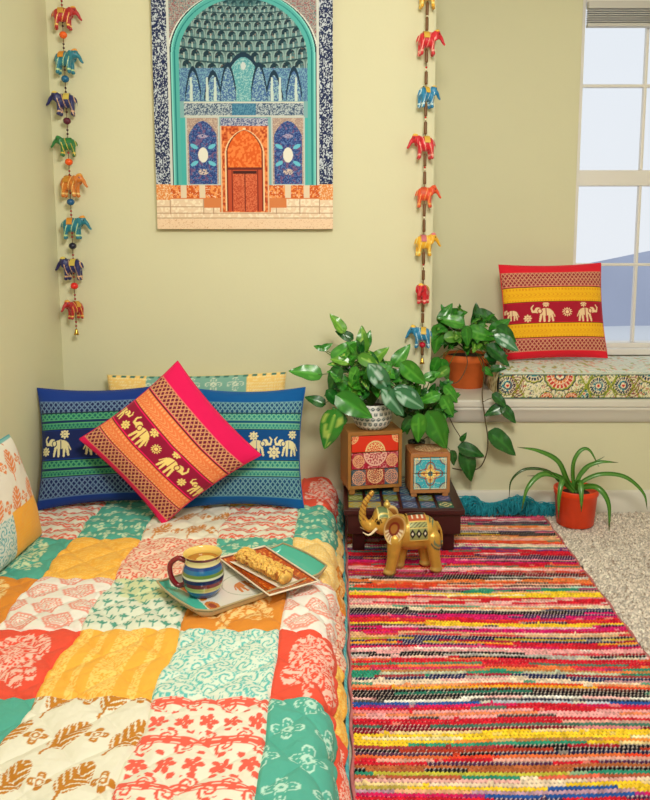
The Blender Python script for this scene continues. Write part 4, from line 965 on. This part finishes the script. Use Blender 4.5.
# rounded outline with bowed-out handle ends
Xt = U*ax_*(1+.05*(1-V**2)*np.abs(U)**3); Yt = V*ay*(1-.12*np.clip(np.abs(U)-.78, 0, 1)/.22)
ed = np.maximum(np.abs(V), np.abs(U)); rim = np.clip((ed-.9)/.1, 0, 1)
Zt = .003+.016*rim**1.3+.008*np.clip((np.abs(U)-.85)/.15, 0, 1)
c = full(U.shape, rgb(228, 226, 216)); tq = rgb(80, 190, 168)
endm = np.abs(U) > .80-.10*(1-V**2); c = mixm(c, endm, tq); c = mixm(c, endm & (np.abs(np.abs(U)-(.80-.10*(1-V**2))) < .012), rgb(230, 236, 210))
xm, ym_ = Xt, Yt
for sx in (-1,):
    for v0 in (-.55, 0, .55): c = mixm(c, ell(U, V, -.66, v0, .075, .24) & ~endm, rgb(214, 130, 50)); c = mixm(c, ell(U, V, -.66, v0, .04, .13) & ~endm, rgb(160, 70, 40))
c = mixm(c, elemask(xm, ym_, -.0, -.012, .055, 1), rgb(216, 128, 66)); c = mixm(c, (np.abs(np.hypot(xm-.0, ym_+.012)-.062) < .0015), rgb(180, 190, 170)); c = mixm(c, (np.abs(V+.82) < .03) & ~endm & (np.sin(xm*260) > -.1), rgb(222, 170, 100), .8)
link('tray_surface', grid('tray_surface', np.stack([Xt, Yt, Zt], -1), c), mat('glazed_tray', vc=True, rough=.2, coat=.4), tray)
st = 5; Xb, Yb, Zb = Xt[:, ::st], Yt[:, ::st], Zt[:, ::st]
link('tray_base', grid('tray_base', np.stack([Xt, Yt, np.maximum(0.0, Zt-.004)], -1)[::3, ::3], full(U[::3, ::3].shape, rgb(200, 190, 165)), flip=True), PAINT, tray)
loop = [(Xt[0, i], Yt[0, i], Zt[0, i]) for i in range(0, n+60, 3)]+[(Xt[i, -1], Yt[i, -1], Zt[i, -1]) for i in range(0, n, 3)]+[(Xt[-1, i], Yt[-1, i], Zt[-1, i]) for i in range(n+59, 0, -3)]+[(Xt[i, 0], Yt[i, 0], Zt[i, 0]) for i in range(n-1, 0, -3)]
tubes('rim', [(loop+[loop[0]], .0026)], mat('tray_rim', rgb(176, 160, 120), .3), tray, 6)
# mug
mz = ZQ+.004; mp = atz(203.5, 593, mz)
mug = tag(empty('striped_mug', (mp.x, mp.y, mz), math.radians(0)), 'round-bellied mug striped red, blue, green and cream, standing on the tray', 'mug')
k_ = 1.0
prof = [(0, 0), (.030, 0), (.033, .003), (.040, .014), (.0465, .032), (.0485, .048), (.046, .064), (.0415, .078), (.0405, .086), (.0435, .0955), (.0455, .099), (.0445, .1005), (.042, .098), (.038, .086), (.040, .075), (.0455, .05), (.041, .02), (.03, .008), (0, .006)]
bands_m = [(0, (30, 60, 120)), (.010, (40, 90, 160)), (.018, (226, 214, 150)), (.0225, (200, 190, 110)), (.030, (120, 24, 40)), (.040, (20, 32, 90)), (.050, (210, 220, 190)), (.0545, (96, 130, 60)), (.063, (34, 110, 160)), (.071, (30, 70, 140)), (.079, (226, 216, 160)), (.084, (226, 216, 160)), (.0925, (110, 24, 44))]
sp_ = np.array(smoothpath([(a, 0, b) for a, b in prof[1:11]], 90)); pf = [(0, 0)]+[(p_[0], p_[2]) for p_ in sp_]+prof[11:]
def mugc(P):
    z = P[..., 2]; c = np.zeros(z.shape+(3,))
    for z0, cc in bands_m: c = np.where((z >= z0)[..., None], rgb(*cc), c)
    inside = np.zeros(z.shape, bool); inside[-8:] = True
    return np.where(inside[..., None], rgb(240, 206, 110), c)
lathe('cup', pf, mat('mug_glaze', vc=True, rough=.15, coat=.5), mug, 48, mugc)
hp_ = smoothpath([(-.040, 0, .080), (-.058, 0, .086), (-.076, 0, .070), (-.074, 0, .040), (-.060, 0, .020), (-.043, 0, .022)], 26)
o = tubes('handle', [(hp_, .0062)], mat('mug_handle', rgb(130, 22, 36), .15, coat=.5), mug, 12); o['label'] = 'dark red loop handle'
lathe('tea', [(0, .0845), (.0375, .0845)], mat('tea_liquid', rgb(170, 110, 40), .08), mug, 32)
bm = bmesh.new(); lathe('lemon_slice', [(0, .087), (.020, .087), (.022, .0865), (.022, .085), (0, .085)], mat('lemon_rind', rgb(226, 200, 110), .4), mug, 28, loc=(.008, -.006, 0)); bm.free()
mug.scale = (1.05, 1.05, 1.04)
# plate
zp = ZQ+.0155
pc = [atz(221, 556, zp+.016), atz(269, 594.5, zp+.016), atz(319, 577.5, zp+.016), atz(262, 543.5, zp+.016)]
pctr = sum((p_ for p_ in pc), Vector())/4; e1 = ((pc[2]-pc[1])+(pc[3]-pc[0]))/2; e2 = ((pc[0]-pc[1])+(pc[3]-pc[2]))/2
pa_ = math.atan2(e2.y, e2.x)+PI; L_ = e2.length; W_ = e1.length
plate = tag(empty('serving_plate', (pctr.x, pctr.y, ZQ+.0035), pa_), 'rectangular orange patterned plate with white rim, set on the tray', 'plate')
n = 90; U, V = np.meshgrid(np.linspace(-1, 1, n), np.linspace(-1, 1, n)); ed = np.maximum(np.abs(U), np.abs(V)); rim = np.clip((ed-.66)/.34, 0, 1)
Xq = U*L_/2; Yq = V*W_/2; Zq = .012+.012*rim**1.4
c = full(U.shape, rgb(196, 84, 26)); c = mixm(c, np.abs(np.sin(PI*4*fbm(U*5, V*5))) < .25, rgb(150, 48, 16)); c = mixm(c, noise(U*16, V*16) > .72, rgb(232, 150, 60)); c = mixm(c, (ed > .66) & (ed < .7), rgb(110, 36, 14)); c = mixm(c, ed > .965, rgb(236, 220, 190)); c = mixm(c, (ed > .92) & (ed < .965), rgb(120, 44, 20))
link('plate_top', grid('plate_top', np.stack([Xq, Yq, Zq], -1), c), mat('glazed_tray', vc=True), plate)
bot = np.stack([U*L_/2*(1-.25*(1-rim)*0-.0), V*W_/2, np.where(rim > 0, .009+.012*rim**1.4-.0008, .009)], -1)
link('plate_underside', grid('plate_underside', bot[::3, ::3] if (n-1) % 3 else bot, full((bot[::3, ::3] if (n-1) % 3 else bot).shape[:2], rgb(232, 226, 210)), flip=True), PAINT, plate)
loop = [(Xq[0, i], Yq[0, i], .0225) for i in range(0, n, 4)]+[(Xq[i, -1], Yq[i, -1], .0225) for i in range(0, n, 4)]+[(Xq[-1, i], Yq[-1, i], .0225) for i in range(n-1, 0, -4)]+[(Xq[i, 0], Yq[i, 0], .0225) for i in range(n-1, 0, -4)]
tubes('rim', [(loop+[loop[0]], .0022)], mat('plate_rim', rgb(236, 226, 204), .2), plate, 6)
bm = bmesh.new(); add_box(bm, (-L_*.22, -W_*.22, 0.0), (L_*.22, W_*.22, .0115), .003); link('foot_ring', bmesh_to('foot_ring', bm), mat('plate_rim'), plate, smooth=False)
# pastry on a paper strip
zc = plate.location.z+.0125
qa, qb = atz(240, 556, zc+.012), atz(289, 581, zc+.012); dv = qb-qa; pl = dv.length; pang = math.atan2(dv.y, dv.x); pm_ = (qa+qb)/2
strip = tag(empty('paper_strip', (pm_.x, pm_.y, zc), pang), 'white paper strip under the pastry on the orange plate', 'paper')
P_ = np.array([[(a, b, .0015+.003*abs(b/.033)**3) for a in np.linspace(-pl/2-.004, pl/2+.004, 20)] for b in np.linspace(-.031, .031, 9)])
link('sheet', grid('sheet', P_), mat('paper', rgb(240, 232, 214), .7), strip)
bm = bmesh.new(); random.seed(3)
for i in range(11):
    t = -pl/2+.012+(pl-.024)*i/10; add_ell(bm, (t, 0, .0180), (.0135, .027+.002*math.sin(i*2), .018), Euler((0, .15, .35)), 12)
for i in range(150):
    t = (random.random()-.5)*(pl-.015); a = random.uniform(-1.4, 1.4); add_ell(bm, (t, .027*math.sin(a), .0185+.0175*math.cos(a)), (.0042, .0035, .003), seg=8)
me = blend(bm, .0016, 1); nv = len(me.vertices); co = np.empty(nv*3, np.float32); me.vertices.foreach_get('co', co); x, y, z = co.reshape(-1, 3).T
c = np.repeat(rgb(240, 190, 92)[None], nv, 0)*(.82+.3*noise(x*300, y*300+z*200))[:, None]; c[noise(x*200+9, y*200) > .8] = rgb(176, 104, 34); setcol(me, c)
ps = tag(link('braided_pastry', me, mat('baked_crust', vc=True, rough=.55, bump=.4, bscale=400)), 'golden braided pastry log on the orange plate', 'pastry'); ps.location = (pm_.x, pm_.y, zc+.0015); ps.rotation_euler = (0, 0, pang)

# ------------------------------------------------------------------ plants
def leaf_mesh(kind, g1, g2, blot):
    nt_, ns_ = 15, 9; T, Sx = np.meshgrid(np.linspace(0, 1, nt_), np.linspace(-1, 1, ns_), indexing='ij')
    wv = .325*np.sin(PI*T**.62)**.75*(1-.25*T) if kind == 'heart' else .26*np.sin(PI*T**.8)**.8
    X_ = Sx*wv; Y_ = T-.16*np.abs(Sx)**1.5*(1-T)**3*(1 if kind == 'heart' else .2); Z_ = .22*np.abs(X_)-.22*T**2+.02*np.sin(T*14)*np.abs(Sx)
    c = full(T.shape, rgb(*g1)); c = mixm(c, np.abs(Sx) < .14, np.asarray(rgb(*g1))*.6+np.asarray(rgb(*g2))*.5); nn = noise(Sx*2.3+blot*7, T*5+blot*3); c = mixm(c, nn > .74, rgb(*g2), .7)
    c = mixm(c, np.abs(Sx) > .9, np.asarray(rgb(*g1))*.85)
    return grid('leaf', np.stack([X_, Y_, Z_], -1), c)
LM = mat('leaf_surface', vc=True, rough=.27, spec=.6)
LV = dict(d=[leaf_mesh('heart', (20, 80, 26), (40, 110, 38), .1), leaf_mesh('heart', (26, 92, 30), (54, 124, 44), .5)],
          m=[leaf_mesh('heart', (44, 122, 32), (78, 154, 50), .3), leaf_mesh('heart', (56, 136, 36), (100, 172, 58), .9)],
          l=[leaf_mesh('heart', (92, 150, 44), (140, 184, 70), 1.3), leaf_mesh('heart', (80, 140, 42), (176, 204, 96), 1.7)],
          s=[leaf_mesh('long', (56, 116, 74), (196, 220, 210), 2.1), leaf_mesh('long', (60, 122, 80), (210, 228, 222), 2.9)],  # silvery leaves: white reflections painted in as pale streaks
          v=[leaf_mesh('heart', (42, 126, 36), (214, 220, 110), 3.3)])
for L in LV.values():
    for me in L: me.materials.append(LM)
stemm = mat('vine_stem', rgb(70, 104, 40), .5); stemb = mat('vine_brown', rgb(84, 70, 40), .6)
def put_leaf(root, b, t, kind, hint=None, wid=1.):
    me = random.choice(LV[kind]); d = t-b; L = d.length; yv = d.normalized()
    h = Vector(hint) if hint else Vector((random.uniform(-.35, .35), -1, random.uniform(.1, .8)))
    zv = (h-yv*h.dot(yv)).normalized(); xv = yv.cross(zv)
    M = Matrix((xv, yv, zv)).transposed().to_4x4(); M.translation = b
    o = bpy.data.objects.new('leaf', me); COL.objects.link(o); o.parent = root; o.matrix_parent_inverse = root.matrix_basis.inverted()
    o.matrix_basis = M @ Matrix.Diagonal((L*wid, L, L, 1)); 
    return o
def pothos(root, base, spec, fills, zoomf, nfill, seed, kinds='ddmmmlv', sz=(.028, .052)):
    """spec: measured leaves; fills: (cx,cz,rx,rz,Y) volumes of further leaves"""
    random.seed(seed); paths = []
    for (bx, by, tx, ty, Y, dY, kd) in spec:
        b = at(*zoomf(bx, by), Y); t = at(*zoomf(tx, ty), Y+dY); put_leaf(root, b, t, kd)
        mid = (Vector(base)+b)/2+Vector((0, 0, .02+.03*random.random())); paths.append((smoothpath([base, mid, b], 12), .0014))
    for i in range(nfill):
        x, y, rx_, ry_, Y, ry3 = random.choice(fills); a = random.random()*2*PI; rr_ = math.sqrt(random.random())
        Yy = Y+random.uniform(-ry3, ry3); qx, qy = zoomf(x+rx_*rr_*math.cos(a), y+ry_*rr_*math.sin(a)); b = at(qx, qy, Yy)
        out = (b-Vector(base)); out.normalize(); d = (out*.8+Vector((random.uniform(-.7, .7), random.uniform(-.8, .1), random.uniform(-1.0, .35)))).normalized()
        ln = random.uniform(*sz); put_leaf(root, b, b+d*ln, random.choice(kinds), (random.uniform(-.6, .6), -1, random.uniform(.2, 1.3)))
        mid = (Vector(base)+b)/2+Vector((0, 0, .02+.03*random.random())); paths.append((smoothpath([base, mid, b], 8), .0012))
    o = tubes('stems', paths, stemm, root, 5); o.matrix_parent_inverse = root.matrix_basis.inverted()
def potpart(root, prof, m, name='pot', colf=None, n=40): return lathe(name, prof, m, root, n, colf)
# A: planter on the drawer chest
zt = TZ+BH; pA = at(372, 424, -.215); PA = Vector((pA.x, -.215, zt))
A_ = tag(empty('potted_pothos', PA), 'bushy pothos in a white patterned bowl on top of the drawer chest', 'potted plant', 'pothos plants')
def plc(P):
    a = np.arctan2(P[..., 1], P[..., 0])*11/PI*1.0; z = P[..., 2]/.017; j = np.floor(z); fa = (a+(j % 2)*.5) % 1-.5; fz = z % 1-.5
    c = full(a.shape, rgb(228, 228, 220)); m = ell(fa, fz, 0, 0, .32, .36); c = mixm(c, m, rgb(70, 92, 96)); return mixm(c, ell(fa, fz, 0, .08, .14, .16), rgb(200, 206, 196))
bz = [(0, 0), (.036, 0), (.046, .004), (.058, .016), (.066, .034), (.067, .055), (.063, .078), (.060, .088)]
bz = [(a, c_) for a, _, c_ in [(p_[0], 0, p_[2]) for p_ in smoothpath([(a, 0, b) for a, b in bz[1:]], 44)]]
potpart(A_, [(0, 0)]+bz+[(.056, .088), (.058, .06), (0, .06)], PAINT, colf=plc, n=110)
lathe('soil', [(0, .0745), (.0585, .0745)], mat('soil', rgb(52, 36, 26), .95, bump=.8), A_, 24)
za = lambda x, y: (280+x*.2308, 300+y*.2308)
specA = [(165, 322, 42, 298, -.26, -.02, 'm'), (272, 132, 222, 56, -.2, 0, 'l'), (308, 165, 240, 132, -.2, 0, 'd'), (182, 212, 228, 188, -.22, 0, 'm'), (186, 212, 145, 198, -.22, 0, 'm'), (240, 252, 332, 168, -.25, 0, 'm'),
         (362, 215, 350, 112, -.2, 0, 'l'), (370, 200, 392, 132, -.18, 0, 'm'), (290, 270, 218, 250, -.27, 0, 'l'), (398, 272, 466, 198, -.2, 0, 'l'), (500, 275, 562, 190, -.16, 0, 'm'), (262, 425, 402, 512, -.32, -.02, 'm'),
         (238, 495, 188, 656, -.33, 0, 'v'), (186, 448, 108, 416, -.24, 0, 'd'), (385, 278, 485, 405, -.33, 0, 's'), (440, 385, 548, 500, -.33, 0, 's'), (495, 382, 634, 460, -.30, 0, 's'), (275, 530, 232, 462, -.30, 0, 'm'),
         (300, 390, 222, 300, -.28, 0, 'm'), (210, 400, 275, 470, -.28, 0, 'd'), (330, 300, 300, 380, -.3, 0, 'm'), (420, 300, 530, 330, -.25, 0, 'm'), (350, 250, 440, 290, -.3, 0, 'l'), (330, 200, 290, 290, -.26, 0, 'm'), (255, 300, 205, 400, -.27, 0, 'd')]
pothos(A_, PA+Vector((0, 0, .075)), specA, [(330, 300, 90, 90, -.22, .06), (440, 320, 90, 60, -.20, .05), (300, 400, 80, 50, -.24, .05), (370, 360, 110, 40, -.27, .03)], za, 115, 5)
# B: pothos in a dark vase behind the spice box
pB = at(424, 440, -.14); PB_ = Vector((.275, -.135, TZ))
B_ = tag(empty('potted_pothos', PB_), 'dark green pothos growing behind the small turquoise box on the low table', 'potted plant', 'pothos plants')
potpart(B_, [(0, 0), (.032, 0), (.036, .004), (.037, .06), (.031, .10), (.028, .13), (.031, .15), (.028, .15), (.025, .13), (.026, .1), (0, .09)], mat('dark_glass', rgb(24, 40, 30), .12), 'vase')
lathe('soil', [(0, .12), (.0255, .12)], mat('soil', rgb(52, 36, 26)), B_, 24)
zb_ = lambda x, y: (390+x*.2377, 300+y*.2377)
specB = [(120, 492, 122, 606, -.30, 0, 'm'), (170, 488, 245, 636, -.26, 0, 'm'), (235, 370, 292, 432, -.2, 0, 'm'), (225, 415, 272, 498, -.22, 0, 'm'), (60, 275, 155, 360, -.25, 0, 'm'), (20, 385, 152, 452, -.32, 0, 's'), (0, 300, 60, 330, -.24, 0, 'd'), (150, 330, 215, 300, -.15, 0, 'm'),
         (90, 500, 40, 560, -.24, 0, 'd'), (190, 500, 256, 560, -.24, 0, 'd'), (200, 400, 120, 430, -.26, 0, 'm'), (260, 640, 275, 700, -.2, 0, 'd'), (110, 300, 150, 350, -.2, 0, 'l')]
pothos(B_, PB_+Vector((0, 0, .14)), specB, [(120, 400, 90, 80, -.16, .05), (180, 460, 60, 60, -.16, .05), (90, 480, 60, 50, -.16, .04), (60, 350, 60, 50, -.18, .04), (220, 400, 40, 40, -.14, .03)], zb_, 105, 9, 'dddmm')
# C: terracotta pot on the ledge
PC = Vector((at(466.5, 380, .235).x, .235, ZL))
C_ = tag(empty('potted_pothos', PC), 'pothos with a trailing vine in a terracotta pot on the window ledge', 'potted plant', 'pothos plants')
terra = mat('terracotta', rgb(220, 104, 38), .7, var=.25, vscale=16, bump=.2, bscale=60)
potpart(C_, [(0, 0), (.064, 0), (.067, .003), (.084, .100), (.091, .103), (.094, .107), (.094, .128), (.091, .131), (.086, .131), (.083, .12), (0, .118)], terra)
lathe('soil', [(0, .121), (.0835, .121)], mat('soil', rgb(52, 36, 26)), C_, 24)
specC = [(215, 90, 262, 12, .15, 0, 'm'), (365, 120, 372, 12, .22, 0, 'd'), (430, 130, 510, 78, .15, 0, 'm'), (440, 150, 546, 205, .05, -.03, 's'), (420, 200, 512, 272, .04, -.02, 'd'), (205, 115, 192, 232, .12, 0, 'm'), (240, 160, 330, 142, .1, 0, 'l'),
         (430, 292, 490, 280, .03, -.02, 'd'), (395, 290, 440, 320, .03, 0, 'm'), (370, 60, 470, 90, .2, 0, 'd'), (330, 170, 400, 90, .15, 0, 'm'), (300, 60, 240, 110, .15, 0, 'm'), (250, 60, 330, 50, .2, 0, 'm'), (340, 130, 450, 160, .1, 0, 'm'), (420, 220, 440, 290, .05, 0, 'd'),
         (240, 290, 180, 330, .0, 0, 'l'), (215, 260, 250, 340, .02, 0, 'm'), (200, 250, 170, 320, .0, 0, 'm'), (460, 120, 540, 175, .1, 0, 'd'), (410, 240, 500, 225, .04, 0, 'd'), (300, 100, 200, 70, .1, 0, 'm'), (320, 120, 330, 200, .08, 0, 'm')]
pothos(C_, PC+Vector((0, 0, .135)), specC, [(260, 110, 60, 70, .16, .05), (390, 140, 80, 60, .18, .05), (330, 170, 110, 30, .14, .04), (300, 150, 110, 40, .2, .04)], zb_, 110, 21, 'dmmmll')
# trailing vine from the ledge pot
vY = -.075
vp = [PC+Vector((.03, -.07, .14)), at(*zb_(392, 260), .06), at(*zb_(396, 330), -.03), at(*zb_(388, 400), vY), at(*zb_(400, 500), vY), at(*zb_(412, 590), vY), at(*zb_(402, 660), vY), at(*zb_(372, 708), vY), at(*zb_(312, 716), vY), at(*zb_(262, 708), vY)]
vp2 = [at(*zb_(212, 400), vY), at(*zb_(262, 520), vY), at(*zb_(300, 590), vY), at(*zb_(292, 660), vY), at(*zb_(325, 716), vY)]
o = tubes('vine', [(smoothpath(vp, 60), .0022), (smoothpath(vp2, 30), .0018), (smoothpath([at(*zb_(315, 215), .1), at(*zb_(325, 270), .09), at(*zb_(290, 340), .07), at(*zb_(240, 355), .05)], 20), .0018), ([at(*zb_(388, 430), vY), at(*zb_(412, 418), vY), at(*zb_(440, 408), vY)], .0012), ([at(*zb_(412, 590), vY), at(*zb_(424, 570), vY), at(*zb_(436, 566), vY)], .0012), ([at(*zb_(398, 495), vY), at(*zb_(420, 480), vY), at(*zb_(470, 455), vY)], .0012), ([at(*zb_(405, 660), vY), at(*zb_(330, 670), vY), at(*zb_(310, 640), vY)], .0012)], stemb, C_, 6)
o.matrix_parent_inverse = C_.matrix_basis.inverted()
random.seed(2)
for (bx, by, tx, ty, kd) in ((438, 402, 500, 452, 'd'), (474, 448, 398, 484, 'd'), (474, 455, 538, 516, 'd'), (430, 566, 542, 650, 'd'), (300, 622, 402, 652, 'd'), (312, 640, 354, 768, 'd'), (300, 590, 322, 560, 'd')):
    put_leaf(C_, at(*zb_(bx, by), vY-.01), at(*zb_(tx, ty), vY-.02), kd, (.2, -1, .55))
# D: strap-leaved plant in the orange pot
PD = Vector((.842, -.135, .010))
D_ = tag(empty('potted_strap_plant', PD), 'strap-leaved green plant in a bright orange pot on the carpet by the baseboard', 'potted plant')
potpart(D_, [(0, 0), (.060, 0), (.064, .003), (.073, .108), (.0755, .110), (.077, .113), (.078, .128), (.077, .131), (.073, .131), (.069, .115), (0, .112)], mat('orange_pot_glaze', rgb(232, 66, 16), .45, var=.18, vscale=22, bump=.1))
lathe('soil', [(0, .114), (.069, .114)], mat('soil', rgb(52, 36, 26)), D_, 24)
zd = lambda x, y: (470+x*.277, 400+y*.277)
base = PD+Vector((0, 0, .12))
SL = [([(355, 300), (318, 222), (248, 184), (170, 170)], [0, -.02, -.03, -.04], .017), ([(330, 300), (280, 256), (200, 250), (150, 290), (141, 352)], [0, -.02, -.03, -.03, -.03], .009), ([(335, 285), (262, 268), (208, 318), (186, 402)], [0, -.03, -.05, -.06], .018),
      ([(352, 308), (335, 290), (322, 345), (320, 430)], [-.02, -.06, -.085, -.09], .017), ([(372, 290), (374, 225), (400, 182), (432, 182), (466, 242)], [.01, 0, 0, 0, 0], .013), ([(388, 290), (418, 245), (470, 224), (536, 226)], [0, 0, -.01, -.02], .015),
      ([(400, 300), (470, 268), (560, 278), (625, 335), (640, 396)], [0, -.01, -.02, -.03, -.03], .014), ([(410, 315), (462, 318), (500, 375), (502, 484)], [0, -.04, -.06, -.07], .019), ([(388, 310), (398, 300), (402, 345), (402, 404)], [-.02, -.06, -.085, -.09], .019),
      ([(380, 300), (430, 240), (486, 204)], [0, 0, 0], .010), ([(340, 300), (300, 275), (206, 274)], [0, -.01, -.02], .007)]
for (pts, dys, wd) in SL:
    P3 = [base+Vector((random.uniform(-.015, .015), -.01, -.004))]+[at(*zd(*p_), PD.y+d_) for p_, d_ in zip(pts, dys)]
    sp = smoothpath(P3, 30); k_ = len(sp); rows = []
    for i, p_ in enumerate(sp):
        T_ = (sp[min(i+1, k_-1)]-sp[max(i-1, 0)]).normalized(); view = Vector((-.25, -1, .45)); sd = T_.cross(view).normalized(); nn_ = sd.cross(T_).normalized(); t = i/(k_-1)
        w_ = wd*(.55+.45*min(1, t*4))*(1-max(0, (t-.55)/.45)**1.6)+.0008
        rows.append([p_+sd*w_*s_+nn_*abs(s_)*w_*.35 for s_ in (-.5, -.25, 0, .25, .5)])
    Pl = np.array([[list(q) for q in r_] for r_ in rows]); cc = full(Pl.shape[:2], rgb(62, 120, 36)); cc = mixm(cc, np.repeat((np.arange(5) == 2)[None], k_, 0), rgb(104, 156, 60), .7); cc = mixm(cc, np.repeat((np.arange(k_) > k_-4)[:, None], 5, 1), rgb(70, 70, 30), .7)
    if wd < .010: cc = cc*.6
    o = link('leaf', grid('leaf', Pl, cc), LM, D_); o.matrix_parent_inverse = Matrix.Translation(-PD)
